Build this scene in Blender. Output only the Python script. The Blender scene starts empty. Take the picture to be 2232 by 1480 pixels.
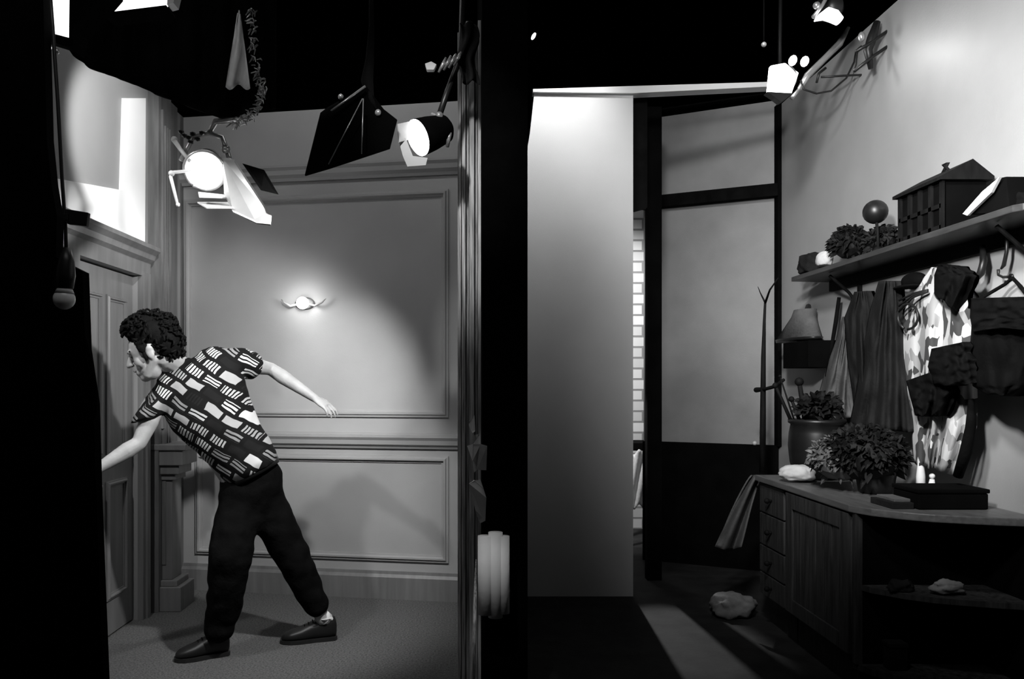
import bpy, bmesh, math, random
from mathutils import Vector, Matrix, noise
PI = math.pi
random.seed(7)
V = Vector
C = bpy.context.scene.collection
sc = bpy.context.scene

# ------------------------------------------------------------------ camera
cd = bpy.data.cameras.new('camera'); cam = bpy.data.objects.new('camera', cd); C.objects.link(cam)
cam.location = (0, 0, 1.5); cam.rotation_euler = (PI/2, 0, 0)
cd.lens = 28; cd.sensor_width = 36; cd.shift_x = 96/2232; cd.shift_y = 95/2232
cd.clip_start = 0.05; cd.clip_end = 60
sc.camera = cam
F = 1736.0

# ------------------------------------------------------------------ world / view
w = bpy.data.worlds.new('studio_dark'); sc.world = w; w.use_nodes = True
w.node_tree.nodes['Background'].inputs[0].default_value = (0.0, 0.0, 0.0, 1)
w.node_tree.nodes['Background'].inputs[1].default_value = 0.0
sc.view_settings.view_transform = 'Standard'; sc.view_settings.look = 'None'
sc.view_settings.gamma = 1; sc.view_settings.use_curve_mapping = False
sc.view_settings.exposure = 0.0

# ------------------------------------------------------------------ lights: key and corner at visible lamps, the rest added and unseen
def spot(name, loc, target, power, angle=80, blend=0.6, size=0.08):
    ld = bpy.data.lights.new(name, 'SPOT'); ld.energy = power; ld.spot_size = math.radians(angle)
    ld.spot_blend = blend; ld.shadow_soft_size = size
    o = bpy.data.objects.new(name, ld); C.objects.link(o); o.location = loc
    o.rotation_euler = (V(target)-V(loc)).to_track_quat('-Z', 'Y').to_euler()
    return o
def area(name, loc, target, power, sx=0.5, sy=0.5):
    ld = bpy.data.lights.new(name, 'AREA'); ld.energy = power; ld.shape = 'RECTANGLE'; ld.size = sx; ld.size_y = sy
    o = bpy.data.objects.new(name, ld); C.objects.link(o); o.location = loc
    o.rotation_euler = (V(target)-V(loc)).to_track_quat('-Z', 'Y').to_euler()
    return o
spot('key_spot', (-0.34, 3.42, 2.47), (-1.75, 4.75, 1.0), 240, 92, 0.5, 0.04)       # lamp with the big black door
spot('wall_spot', (-0.55, 2.2, 3.4), (-0.86, 5.65, 1.50), 330, 18, 0.8, 0.03)         # pool on the panelled wall
area('front_fill', (-0.9, 1.6, 3.9), (-1.1, 5.6, 1.9), 8, 1.6, 0.6)
area('wall_wash', (-1.05, 4.25, 4.3), (-1.05, 5.65, 2.3), 11, 1.6, 0.15)
spot('side_spot', (-1.88, 3.06, 2.98), (-1.15, 5.0, 0.85), 120, 62, 0.8, 0.05)       # from behind the black flat
spot('batten_spot', (-0.5, 1.8, 3.5), (0.0, 3.85, 2.35), 170, 26, 1.0, 0.05)
spot('header_spot', (-1.2, 3.95, 3.1), (-2.1, 4.72, 2.85), 100, 60, 0.5, 0.04)         # hot patch over the door
spot('screen_spot', (0.62, 4.75, 4.2), (0.55, 5.6, 3.25), 120, 66, 1.0, 0.12)           # white flat of the right set
spot('right_wall_spot', (0.75, 2.4, 3.25), (2.47, 4.2, 2.4), 330, 88, 1.0, 0.12)
spot('corner_lamp_light', (1.97, 4.92, 3.55), (2.47, 4.14, 3.2), 9, 75, 1.0, 0.05)
spot('coat_spot', (0.55, 1.9, 2.72), (2.47, 4.3, 1.9), 440, 60, 1.0, 0.1)
spot('recess_spot', (0.5, 2.6, 4.1), (2.3, 6.4, 2.8), 240, 46, 1.0, 0.2)
spot('back_spot', (1.26, 7.9, 2.5), (1.27, 4.7, 0.0), 420, 15, 0.7, 0.03)             # behind the gap, on the floor
spot('brick_spot', (0.7, 6.6, 3.2), (1.55, 8.2, 1.6), 400, 80, 0.6, 0.1)
spot('edge_spot', (-0.25, 1.7, 2.3), (0.09, 3.30, 0.72), 60, 9, 1.0, 0.05)

# ------------------------------------------------------------------ materials (all neutral greys: the place is seen in black and white)
MAT = {}
def _new(name):
    m = bpy.data.materials.new(name); m.use_nodes = True; MAT[name] = m
    nt = m.node_tree; b = nt.nodes['Principled BSDF']
    return m, nt, b
def g(v): return (v, v, v, 1)
def grey(name, v, rough=0.7, var=0.12, scale=6, bump=0.0, bscale=80, spec=0.5, metal=0.0, coat=0.0, stretch=None, coatr=0.1):
    m, nt, b = _new(name)
    tc = nt.nodes.new('ShaderNodeTexCoord'); mp = nt.nodes.new('ShaderNodeMapping')
    nt.links.new(tc.outputs['Object'], mp.inputs[0])
    if stretch: mp.inputs['Scale'].default_value = stretch
    n = nt.nodes.new('ShaderNodeTexNoise'); n.inputs['Scale'].default_value = scale; n.inputs['Detail'].default_value = 6
    nt.links.new(mp.outputs[0], n.inputs['Vector'])
    r = nt.nodes.new('ShaderNodeValToRGB')
    r.color_ramp.elements[0].position = 0.3; r.color_ramp.elements[1].position = 0.7
    r.color_ramp.elements[0].color = g(v*(1-var)); r.color_ramp.elements[1].color = g(min(1, v*(1+var)))
    nt.links.new(n.outputs['Fac'], r.inputs[0]); nt.links.new(r.outputs[0], b.inputs['Base Color'])
    b.inputs['Roughness'].default_value = rough; b.inputs['Metallic'].default_value = metal
    b.inputs['Specular IOR Level'].default_value = spec
    b.inputs['Coat Weight'].default_value = coat; b.inputs['Coat Roughness'].default_value = coatr
    if bump:
        n2 = nt.nodes.new('ShaderNodeTexNoise'); n2.inputs['Scale'].default_value = bscale; n2.inputs['Detail'].default_value = 4
        nt.links.new(mp.outputs[0], n2.inputs['Vector'])
        bp = nt.nodes.new('ShaderNodeBump'); bp.inputs['Strength'].default_value = bump; bp.inputs['Distance'].default_value = 0.01
        nt.links.new(n2.outputs['Fac'], bp.inputs['Height']); nt.links.new(bp.outputs[0], b.inputs['Normal'])
    return m
def emit(name, s):
    m, nt, b = _new(name)
    b.inputs['Base Color'].default_value = g(0.8); b.inputs['Emission Color'].default_value = g(1); b.inputs['Emission Strength'].default_value = s
    return m
grey('wall_paint', 0.30, 0.42, 0.05, 3, 0.06, 160, coat=0.15, coatr=0.3)
grey('moulding_paint', 0.27, 0.45, 0.06, 4)
grey('dark_moulding', 0.10, 0.5, 0.3, 5, stretch=(6, 6, 0.6))
grey('white_paint', 0.78, 0.55, 0.03, 3, 0.05, 160)
grey('screen_paint', 0.62, 0.55, 0.05, 2, 0.08, 180)
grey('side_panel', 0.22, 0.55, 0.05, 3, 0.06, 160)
grey('door_paint', 0.13, 0.42, 0.18, 4, stretch=(5, 5, 0.5))
grey('right_paint', 0.36, 0.5, 0.06, 3, 0.10, 120, coat=0.4, coatr=0.36)
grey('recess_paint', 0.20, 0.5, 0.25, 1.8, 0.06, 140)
grey('black_paint', 0.003, 0.95, 0.3, 6, spec=0.04)
grey('black_cloth', 0.002, 1.0, 0.3, 9, 0.1, 60, spec=0.02)
grey('soft_black', 0.004, 0.9, 0.4, 9, 0.3, 60, spec=0.06)
grey('studio_black', 0.002, 1.0, 0.2, 2, spec=0.0)
grey('carpet', 0.11, 1.0, 0.45, 95, 0.9, 240, spec=0.05)
grey('dark_floor', 0.022, 0.8, 0.35, 7, 0.2, 60, spec=0.15)
grey('raw_wood', 0.42, 0.6, 0.65, 10, 0.3, 40, stretch=(14, 14, 0.5))
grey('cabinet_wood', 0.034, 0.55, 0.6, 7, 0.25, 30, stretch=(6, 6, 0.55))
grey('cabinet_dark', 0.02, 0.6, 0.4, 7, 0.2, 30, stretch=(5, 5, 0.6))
grey('counter_wood', 0.11, 0.4, 0.25, 8, stretch=(6, 0.8, 6))
grey('shelf_wood', 0.04, 0.35, 0.35, 9, stretch=(6, 0.8, 6))
grey('dark_wood', 0.006, 0.7, 0.5, 9, spec=0.12, stretch=(4, 4, 1))
grey('black_metal', 0.012, 0.4, 0.2, 12, spec=0.4)
grey('lamp_metal', 0.45, 0.3, 0.15, 12, metal=0.6)
grey('white_metal', 0.42, 0.4, 0.06, 12)
grey('paper', 0.72, 0.7, 0.06, 8, 0.1, 40)
grey('old_paper', 0.5, 0.7, 0.1, 8, 0.1, 40)
grey('foil', 0.30, 0.3, 0.6, 18, 0.8, 30, metal=0.5)
grey('white_cloth', 0.55, 0.9, 0.15, 10, 0.3, 50, spec=0.1)
grey('grey_cloth', 0.10, 0.95, 0.3, 8, 0.3, 60, spec=0.1)
grey('mid_cloth', 0.014, 0.95, 0.35, 8, 0.3, 60, spec=0.1)
grey('sack_cloth', 0.2, 0.9, 0.3, 10, 0.3, 50, spec=0.1)
grey('skin', 0.32, 0.5, 0.12, 14, 0.08, 90, spec=0.4)
grey('lip', 0.16, 0.45, 0.1, 20)
grey('eye_dark', 0.03, 0.2, 0.1, 20)
grey('hair', 0.003, 0.8, 0.4, 30, 0.4, 90, spec=0.08)
grey('trouser_cloth', 0.003, 0.95, 0.35, 9, 0.3, 60, spec=0.05)
grey('shoe_leather', 0.008, 0.45, 0.3, 9, spec=0.4)
grey('leaf', 0.10, 0.55, 0.6, 14)
grey('dark_leaf', 0.008, 0.7, 0.6, 14, spec=0.2)
grey('ceramic_dark', 0.008, 0.4, 0.3, 9)
emit('lamp_glow', 6.0); emit('soft_glow', 2.2)

def glass_bulb():
    m, nt, b = _new('bulb_glass'); b.inputs['Base Color'].default_value = g(0.9); b.inputs['Roughness'].default_value = 0.3
    b.inputs['Transmission Weight'].default_value = 0.1
glass_bulb()

def brick():
    m, nt, b = _new('brick')
    tc = nt.nodes.new('ShaderNodeTexCoord'); sp = nt.nodes.new('ShaderNodeSeparateXYZ'); cb = nt.nodes.new('ShaderNodeCombineXYZ')
    nt.links.new(tc.outputs['Object'], sp.inputs[0]); nt.links.new(sp.outputs['X'], cb.inputs['X']); nt.links.new(sp.outputs['Z'], cb.inputs['Y'])
    br = nt.nodes.new('ShaderNodeTexBrick'); nt.links.new(cb.outputs[0], br.inputs['Vector'])
    br.inputs['Scale'].default_value = 1; br.inputs['Brick Width'].default_value = 0.24; br.inputs['Row Height'].default_value = 0.11
    br.inputs['Mortar Size'].default_value = 0.010; br.inputs['Color1'].default_value = g(0.62); br.inputs['Color2'].default_value = g(0.46)
    br.inputs['Mortar'].default_value = g(0.2); nt.links.new(br.outputs[0], b.inputs['Base Color'])
    bp = nt.nodes.new('ShaderNodeBump'); bp.inputs['Distance'].default_value = 0.01; bp.invert = True
    nt.links.new(br.outputs['Fac'], bp.inputs['Height']); nt.links.new(bp.outputs[0], b.inputs['Normal'])
    b.inputs['Roughness'].default_value = 0.85
brick()

def shirt_mat(name, ang, sc1=1.0):
    """black shirt printed with pale striped blocks in a woven, staggered layout"""
    m, nt, b = _new(name); L = nt.links.new; N = nt.nodes.new
    tc = N('ShaderNodeTexCoord'); mp = N('ShaderNodeMapping'); mp.vector_type = 'POINT'
    L(tc.outputs['Object'], mp.inputs[0]); mp.inputs['Rotation'].default_value = (PI/2, 0, 0)
    mp2 = N('ShaderNodeMapping'); L(mp.outputs[0], mp2.inputs[0]); mp2.inputs['Rotation'].default_value = (0, 0, ang)
    nz = N('ShaderNodeTexNoise'); nz.inputs['Scale'].default_value = 7; L(mp2.outputs[0], nz.inputs['Vector'])
    vm = N('ShaderNodeVectorMath'); vm.operation = 'MULTIPLY_ADD'; vm.inputs[1].default_value = (0.045, 0.045, 0); L(nz.outputs['Color'], vm.inputs[0]); L(mp2.outputs[0], vm.inputs[2])
    def bricks(wd, ht, mort, rot=0.0, off=0.5):
        mm = N('ShaderNodeMapping'); L(vm.outputs[0], mm.inputs[0]); mm.inputs['Rotation'].default_value = (0, 0, rot)
        br = N('ShaderNodeTexBrick'); L(mm.outputs[0], br.inputs['Vector']); br.inputs['Scale'].default_value = 1
        br.inputs['Brick Width'].default_value = wd; br.inputs['Row Height'].default_value = ht; br.inputs['Mortar Size'].default_value = mort
        br.inputs['Mortar Smooth'].default_value = 0.0; br.offset = off
        br.inputs['Color1'].default_value = g(0.0); br.inputs['Color2'].default_value = g(1.0); br.inputs['Mortar'].default_value = g(0.0); br.inputs['Bias'].default_value = 0
        return br
    A = bricks(0.088*sc1, 0.050*sc1, 0.0085*sc1)       # blocks
    def stripes(ax, sc_):
        wv = N('ShaderNodeTexWave'); wv.inputs['Scale'].default_value = sc_; wv.bands_direction = ax; L(vm.outputs[0], wv.inputs['Vector'])
        st = N('ShaderNodeMath'); st.operation = 'GREATER_THAN'; st.inputs[1].default_value = 0.36; L(wv.outputs['Fac'], st.inputs[0]); return st
    def gt(v):
        q = N('ShaderNodeMath'); q.operation = 'GREATER_THAN'; q.inputs[1].default_value = v; L(A.outputs['Color'], q.inputs[0]); return q
    m0 = N('ShaderNodeMix'); m0.data_type = 'FLOAT'; L(gt(0.62).outputs[0], m0.inputs[0]); L(stripes('Y', 17).outputs[0], m0.inputs[2]); L(stripes('X', 19).outputs[0], m0.inputs[3])
    mx = N('ShaderNodeMix'); mx.data_type = 'FLOAT'; L(gt(0.33).outputs[0], mx.inputs[0]); mx.inputs[2].default_value = 1.0; L(m0.outputs[0], mx.inputs[3])
    # block brightness: some blocks are black altogether
    rr = N('ShaderNodeValToRGB'); cr = rr.color_ramp; cr.interpolation = 'CONSTANT'
    cr.elements[0].position = 0; cr.elements[0].color = g(0.30); cr.elements[1].position = 0.22; cr.elements[1].color = g(0.003)
    for p, v in ((0.30, 0.62), (0.46, 0.25), (0.6, 0.5), (0.76, 0.006), (0.82, 0.34), (0.92, 0.6)):
        e = cr.elements.new(p); e.color = g(v*.75)
    L(A.outputs['Color'], rr.inputs[0])
    inv = N('ShaderNodeMath'); inv.operation = 'SUBTRACT'; inv.inputs[0].default_value = 1.0; L(A.outputs['Fac'], inv.inputs[1])
    m1 = N('ShaderNodeMath'); m1.operation = 'MULTIPLY'; L(inv.outputs[0], m1.inputs[0]); L(mx.outputs[0], m1.inputs[1])
    m2 = N('ShaderNodeMath'); m2.operation = 'MULTIPLY_ADD'; L(m1.outputs[0], m2.inputs[0]); L(rr.outputs[0], m2.inputs[1]); m2.inputs[2].default_value = 0.004
    L(m2.outputs[0], b.inputs['Base Color']); b.inputs['Roughness'].default_value = 0.85; b.inputs['Specular IOR Level'].default_value = 0.15
shirt_mat('shirt_print', 0.98+PI/2, 1.2)

def patch_mat(name, scale, thr, dark, light):
    m, nt, b = _new(name); L = nt.links.new; N = nt.nodes.new
    tc = N('ShaderNodeTexCoord'); mp = N('ShaderNodeMapping'); L(tc.outputs['Object'], mp.inputs[0]); mp.inputs['Scale'].default_value = (1, 1, 0.7)
    v = N('ShaderNodeTexVoronoi'); v.inputs['Scale'].default_value = scale; L(mp.outputs[0], v.inputs['Vector'])
    r = N('ShaderNodeValToRGB'); r.color_ramp.interpolation = 'CONSTANT'
    r.color_ramp.elements[0].color = g(dark); r.color_ramp.elements[1].position = thr; r.color_ramp.elements[1].color = g(light)
    e = r.color_ramp.elements.new(thr*0.5+0.5); e.color = g(light*0.55)
    L(v.outputs['Color'], r.inputs[0]); L(r.outputs[0], b.inputs['Base Color']); b.inputs['Roughness'].default_value = 0.9
patch_mat('patch_print', 24, 0.36, 0.05, 0.6)

# ------------------------------------------------------------------ geometry helpers
def P(px, py, d): return V(((px-1020)*d/F, d, 1.5-(py-835)*d/F))
def PX(px, py, X):                       # a point on the plane x = X
    return P(px, py, X*F/(px-1020))
def PZ(px, py, Z): return P(px, py, (1.5-Z)*F/(py-835))
class MB:
    def __init__(s): s.bm = bmesh.new()
    def faces(s, vs, fs):
        vv = [s.bm.verts.new(v) for v in vs]
        for f in fs:
            try: s.bm.faces.new([vv[i] for i in f])
            except ValueError: pass
        return s
    def box(s, a, b):
        (x0, y0, z0), (x1, y1, z1) = a, b
        s.faces([(x0,y0,z0),(x1,y0,z0),(x1,y1,z0),(x0,y1,z0),(x0,y0,z1),(x1,y0,z1),(x1,y1,z1),(x0,y1,z1)],
                [(0,3,2,1),(4,5,6,7),(0,1,5,4),(1,2,6,5),(2,3,7,6),(3,0,4,7)]); return s
    def prism(s, pts, ext):
        n = len(pts); ext = V(ext)
        s.faces([V(p) for p in pts]+[V(p)+ext for p in pts],
                [tuple(range(n)), tuple(range(2*n-1, n-1, -1))]+[(i, i+n, (i+1) % n+n, (i+1) % n) for i in range(n)]); return s
    def loft(s, secs, n=20, cap=True, power=1.0):
        """secs: (centre, a, b) ellipse half-axes vectors"""
        rings = []
        for c, a, b in secs:
            c, a, b = V(c), V(a), V(b); ring = []
            for i in range(n):
                t = 2*PI*i/n; ct, st = math.cos(t), math.sin(t)
                if power != 1.0: ct = math.copysign(abs(ct)**power, ct); st = math.copysign(abs(st)**power, st)
                ring.append(s.bm.verts.new(c+a*ct+b*st))
            rings.append(ring)
        for r0, r1 in zip(rings, rings[1:]):
            for i in range(n): s.bm.faces.new((r0[i], r0[(i+1) % n], r1[(i+1) % n], r1[i]))
        if cap: s.bm.faces.new(rings[0][::-1]); s.bm.faces.new(rings[-1])
        return s
    def tube(s, pts, r, n=8):
        pts = [V(p) for p in pts]; m = len(pts)
        rr = r if isinstance(r, (list, tuple)) else [r]*m
        secs = []; prev = None
        for i, p in enumerate(pts):
            t = (pts[min(i+1, m-1)]-pts[max(i-1, 0)]).normalized()
            if prev is None:
                a = t.orthogonal().normalized()
            else:
                a = (prev-t*prev.dot(t)); a = a.normalized() if a.length > 1e-6 else t.orthogonal().normalized()
            prev = a; b = t.cross(a)
            secs.append((p, a*rr[i], b*rr[i]))
        return s.loft(secs, n)
    def ball(s, c, r, sub=2, rot=None):
        if not isinstance(r, (tuple, list, Vector)): r = (r, r, r)
        M = Matrix.Translation(V(c)) @ (rot.to_4x4() if rot else Matrix.Identity(4)) @ Matrix.Diagonal((*r, 1))
        bmesh.ops.create_icosphere(s.bm, subdivisions=sub, radius=1, matrix=M); return s
    def cap(s, p0, r0, p1, r1, sub=2):
        s.tube([p0, p1], [r0, r1], 14); s.ball(p0, r0, sub); s.ball(p1, r1, sub); return s
    def grid(s, fn, nu, nv):
        vs = [[s.bm.verts.new(fn(i/nu, j/nv)) for j in range(nv+1)] for i in range(nu+1)]
        for i in range(nu):
            for j in range(nv): s.bm.faces.new((vs[i][j], vs[i+1][j], vs[i+1][j+1], vs[i][j+1]))
        return s
    def build(s, name, mat, parent=None, smooth=False, bevel=0, weld=False, solid=0, remesh=0, smooths=6, normals=True):
        if weld: bmesh.ops.remove_doubles(s.bm, verts=s.bm.verts, dist=1e-5)
        if normals: bmesh.ops.recalc_face_normals(s.bm, faces=s.bm.faces)
        if bevel:
            ed = [e for e in s.bm.edges if len(e.link_faces) == 2 and e.calc_face_angle(0) > 0.6]
            bmesh.ops.bevel(s.bm, geom=ed, offset=bevel, segments=2, affect='EDGES', profile=0.6)
        me = bpy.data.meshes.new(name); s.bm.to_mesh(me); s.bm.free()
        o = bpy.data.objects.new(name, me)
        if remesh:
            C.objects.link(o)
            md = o.modifiers.new('r', 'REMESH'); md.mode = 'VOXEL'; md.voxel_size = remesh
            sm = o.modifiers.new('s', 'SMOOTH'); sm.iterations = smooths; sm.factor = 0.5
            dg = bpy.context.evaluated_depsgraph_get(); me2 = bpy.data.meshes.new_from_object(o.evaluated_get(dg))
            C.objects.unlink(o); bpy.data.objects.remove(o); bpy.data.meshes.remove(me)
            me2.name = name; me = me2; o = bpy.data.objects.new(name, me); smooth = True
        me.materials.clear(); me.materials.append(MAT[mat])
        if smooth:
            for p in me.polygons: p.use_smooth = True
        C.objects.link(o)
        if solid:
            md = o.modifiers.new('thickness', 'SOLIDIFY'); md.thickness = solid; md.offset = 0
        if parent is not None:
            o.parent = parent; o.location = -parent.location
        return o
def thing(name, label, cat, loc, group=None):
    o = bpy.data.objects.new(name, None); C.objects.link(o); o.location = V(loc); o.empty_display_size = 0.1
    o['label'] = label; o['category'] = cat
    if group: o['group'] = group
    return o
def tag(o, label, cat, group=None, kind=None):
    o['label'] = label; o['category'] = cat
    if group: o['group'] = group
    if kind: o['kind'] = kind
    return o
def struct(o, label=None, cat=None):
    o['kind'] = 'structure'
    if label: o['label'] = label
    if cat: o['category'] = cat
    return o
def slab(pix, d, t, mb=None):            # an outline at distance d with real thickness t behind it
    mb = mb or MB(); return mb.prism([P(x, y, d) for x, y in pix], (0, t, 0))
def sub(o, label): o['label'] = label; return o

# a vertical wall plane through plan points A -> B; s runs along it, out towards the camera side
class Plane:
    def __init__(s, A, B):
        s.A = V(A); s.B = V(B); s.t = (s.B-s.A).normalized(); s.len = (s.B-s.A).length
        s.n = V((s.t.y, -s.t.x))
    def s_of(s, px):
        k = (px-1020)/F      # point (k d, d) = A + t s
        det = k*(-s.t.y) - 1*(-s.t.x)
        d = (s.A.x*(-s.t.y)-s.A.y*(-s.t.x))/det
        return (V((k*d, d))-s.A).dot(s.t), d
    def z_of(s, px, py): return 1.5-(py-835)*s.s_of(px)[1]/F
    def pt(s, a, z, out=0):
        q = s.A+s.t*a+s.n*out; return V((q.x, q.y, z))
    def box(s, mb, a0, a1, z0, z1, o0, o1):
        mb.faces([s.pt(a, z, o) for z in (z0, z1) for a, o in ((a0, o0), (a1, o0), (a1, o1), (a0, o1))],
                 [(0,3,2,1),(4,5,6,7),(0,1,5,4),(1,2,6,5),(2,3,7,6),(3,0,4,7)])
    def frame(s, mb, a0, a1, z0, z1, w=0.035, o=0.022):
        """mitred picture-frame moulding with a stepped profile"""
        prof = [(0, 0), (0, o*.55), (w*.25, o*.6), (w*.4, o), (w*.62, o), (w*.75, o*.35), (w, o*.3), (w, 0)]
        rings = []
        for (ca, cz, sa, sz) in ((a0, z0, 1, 1), (a1, z0, -1, 1), (a1, z1, -1, -1), (a0, z1, 1, -1)):
            rings.append([mb.bm.verts.new(s.pt(ca+sa*u, cz+sz*u, v)) for u, v in prof])
        for i in range(4):
            r0, r1 = rings[i], rings[(i+1) % 4]
            for j in range(len(prof)-1): mb.bm.faces.new((r0[j], r1[j], r1[j+1], r0[j+1]))
    def rail(s, mb, a0, a1, z, prof):
        r0 = [mb.bm.verts.new(s.pt(a0, z+dz, o)) for dz, o in prof]; r1 = [mb.bm.verts.new(s.pt(a1, z+dz, o)) for dz, o in prof]
        for j in range(len(prof)): k = (j+1) % len(prof); mb.bm.faces.new((r0[j], r1[j], r1[k], r0[k]))
        mb.bm.faces.new(r0); mb.bm.faces.new(r1[::-1])

# ================================================================== SETTING
XL = -2.09; XR = 2.47
struct(MB().box((-4.2, -1.5, -0.1), (0.06, 6.2, 0)).build('floor', 'carpet'), 'pale speckled carpet of the left set', 'floor')
struct(MB().box((0.06, -1.5, -0.1), (4.5, 9.5, 0)).build('floor', 'dark_floor'), 'dark floor of the right set', 'floor')
struct(MB().box((-4.2, -1.5, 5.6), (4.5, 9.5, 5.7)).build('ceiling', 'studio_black'), 'black studio ceiling', 'ceiling')

# left set, panelled back wall (slightly turned towards the camera on its right)
A = V((-2.16, 5.83)); B = V((-0.02, 5.47)); BW = Plane(A, B)
mb = MB(); BW.box(mb, 0, BW.len, 0, 3.44, -0.06, 0)
struct(mb.build('wall_back', 'wall_paint'), 'panelled grey back wall of the left set', 'wall')
sL = lambda px: BW.s_of(px)[0]
mb = MB()
BW.frame(mb, sL(404), sL(978), BW.z_of(700, 908), BW.z_of(700, 424), 0.05, 0.03)
BW.frame(mb, sL(428), sL(978), BW.z_of(700, 1216), BW.z_of(700, 990), 0.05, 0.03)
struct(mb.build('trim_1', 'moulding_paint'), 'raised panel mouldings on the back wall', 'moulding')
mb = MB()
BW.rail(mb, 0.0, BW.len, BW.z_of(700, 385), [(-.03, 0), (-.03, .02), (-.01, .03), (.01, .05), (.04, .055), (.06, .07), (.075, .07), (.075, 0)])
BW.rail(mb, 0.0, BW.len, BW.z_of(700, 966), [(-.03, 0), (-.03, .02), (-.012, .03), (0, .05), (.03, .055), (.05, .07), (.065, .07), (.065, 0)])
BW.rail(mb, 0.0, BW.len, BW.z_of(700, 945), [(-.01, 0), (-.01, .02), (.012, .02), (.012, 0)])
struct(mb.build('trim_2', 'moulding_paint'), 'picture rail and chair rail of the back wall', 'moulding')
mb = MB(); BW.rail(mb, 0.0, BW.len, 0, [(0, 0), (0, .03), (.15, .03), (.17, .015), (.19, .012), (.19, 0)])
struct(mb.build('baseboard_back', 'door_paint'), 'baseboard of the back wall', 'baseboard')

# left side wall with its door
zt = 2.18
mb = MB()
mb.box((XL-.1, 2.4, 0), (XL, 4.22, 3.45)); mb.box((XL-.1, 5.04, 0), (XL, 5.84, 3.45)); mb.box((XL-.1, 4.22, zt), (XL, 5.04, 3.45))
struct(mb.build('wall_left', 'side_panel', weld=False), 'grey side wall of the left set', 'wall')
# lit part of the wall over the door, painted as a white band and upright
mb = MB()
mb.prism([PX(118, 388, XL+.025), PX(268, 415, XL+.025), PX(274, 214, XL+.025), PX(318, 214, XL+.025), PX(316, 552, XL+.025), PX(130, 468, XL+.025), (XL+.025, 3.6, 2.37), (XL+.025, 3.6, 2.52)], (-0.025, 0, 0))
struct(mb.build('lit_patch', 'white_paint'), 'lit L-shaped patch of wall above the door, painted white', 'board')
def yrail(mb, X, y0, y1, z, prof):       # horizontal moulding along Y on plane X (facing +X)
    r0 = [mb.bm.verts.new((X+o, y0, z+dz)) for dz, o in prof]; r1 = [mb.bm.verts.new((X+o, y1, z+dz)) for dz, o in prof]
    for j in range(len(prof)): k = (j+1) % len(prof); mb.bm.faces.new((r0[j], r1[j], r1[k], r0[k]))
    mb.bm.faces.new(r0); mb.bm.faces.new(r1[::-1])
mb = MB()
yrail(mb, XL, 3.6, 5.16, 2.30, [(-.12, 0), (-.12, .03), (-.03, .035), (-.01, .06), (.02, .07), (.045, .1), (.07, .1), (.07, 0)])
mb.box((XL, 5.04, 0), (XL+.035, 5.15, 2.2)); mb.box((XL, 5.075, 0), (XL+.05, 5.12, 2.2))
mb.box((XL, 4.11, 0), (XL+.035, 4.22, 2.2))
struct(mb.build('trim_4', 'door_paint', normals=True), 'door casing with a moulded head', 'door casing')
# door
d1 = MB().box((XL-.07, 4.23, 0.01), (XL-.03, 5.03, 2.17)).build('door_1', 'door_paint'); struct(d1, 'panelled grey door in the side wall', 'door')
mb = MB(); DP = Plane((XL-.03, 4.23), (XL-.03, 5.03))
DP.n = V((1, 0))
for z0, z1 in ((0.22, 0.92), (1.08, 2.02)):
    for a0, a1 in ((.10, .37), (.43, .70)): DP.frame(mb, a0, a1, z0, z1, 0.035, 0.02)
o = mb.build('door_moulding', 'door_paint'); o.parent = d1
mb = MB(); kc = V((XL-.03, 4.30, 1.0))
mb.tube([kc, kc+V((.05, 0, 0))], .012, 12).ball(kc+V((.07, 0, 0)), .03, 2).tube([kc, kc+V((.008, 0, 0))], .032, 16)
o = mb.build('door_knob', 'lamp_metal', smooth=True); o.parent = d1
# corner pilasters
mb = MB()
mb.box((XL, 5.20, 0), (XL+.07, 5.42, 3.44)); mb.box((XL, 5.50, 0), (XL+.04, 5.62, 3.44))
mb.box((XL, 5.24, 1.2), (XL+.085, 5.38, 3.3))
for k in range(3): mb.box((XL, 5.26+k*.04, .3), (XL+.095, 5.28+k*.04, 3.2))
struct(mb.build('trim_5', 'dark_moulding'), 'dark fluted corner pilaster', 'pilaster')
mb = MB(); BW.box(mb, sL(372), sL(400), 0, 3.44, 0, .03)
struct(mb.build('trim_6', 'dark_moulding'), 'dark corner board beside the back wall', 'board')
# pedestal pilaster under the chair rail
mb = MB(); c = V((XL+.14, 5.35, 0))
for z0, z1, r in ((0, .16, .13), (.16, .2, .11), (.2, .86, .085), (.86, .9, .1), (.9, .96, .12), (.96, 1.06, .14), (1.06, 1.1, .155)):
    mb.box((c.x-.14, c.y-r, z0), (c.x-.14+r*1.6, c.y+r, z1))
struct(mb.build('trim_7', 'door_paint', bevel=.006), 'stepped pedestal in the corner', 'pedestal')
mb = MB(); mb.box((XL, 2.4, 0), (XL+.02, 4.11, .16)); mb.box((XL, 5.15, 0), (XL+.02, 5.2, .16))
struct(mb.build('baseboard_left', 'door_paint'), 'baseboard of the side wall', 'baseboard')

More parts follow.
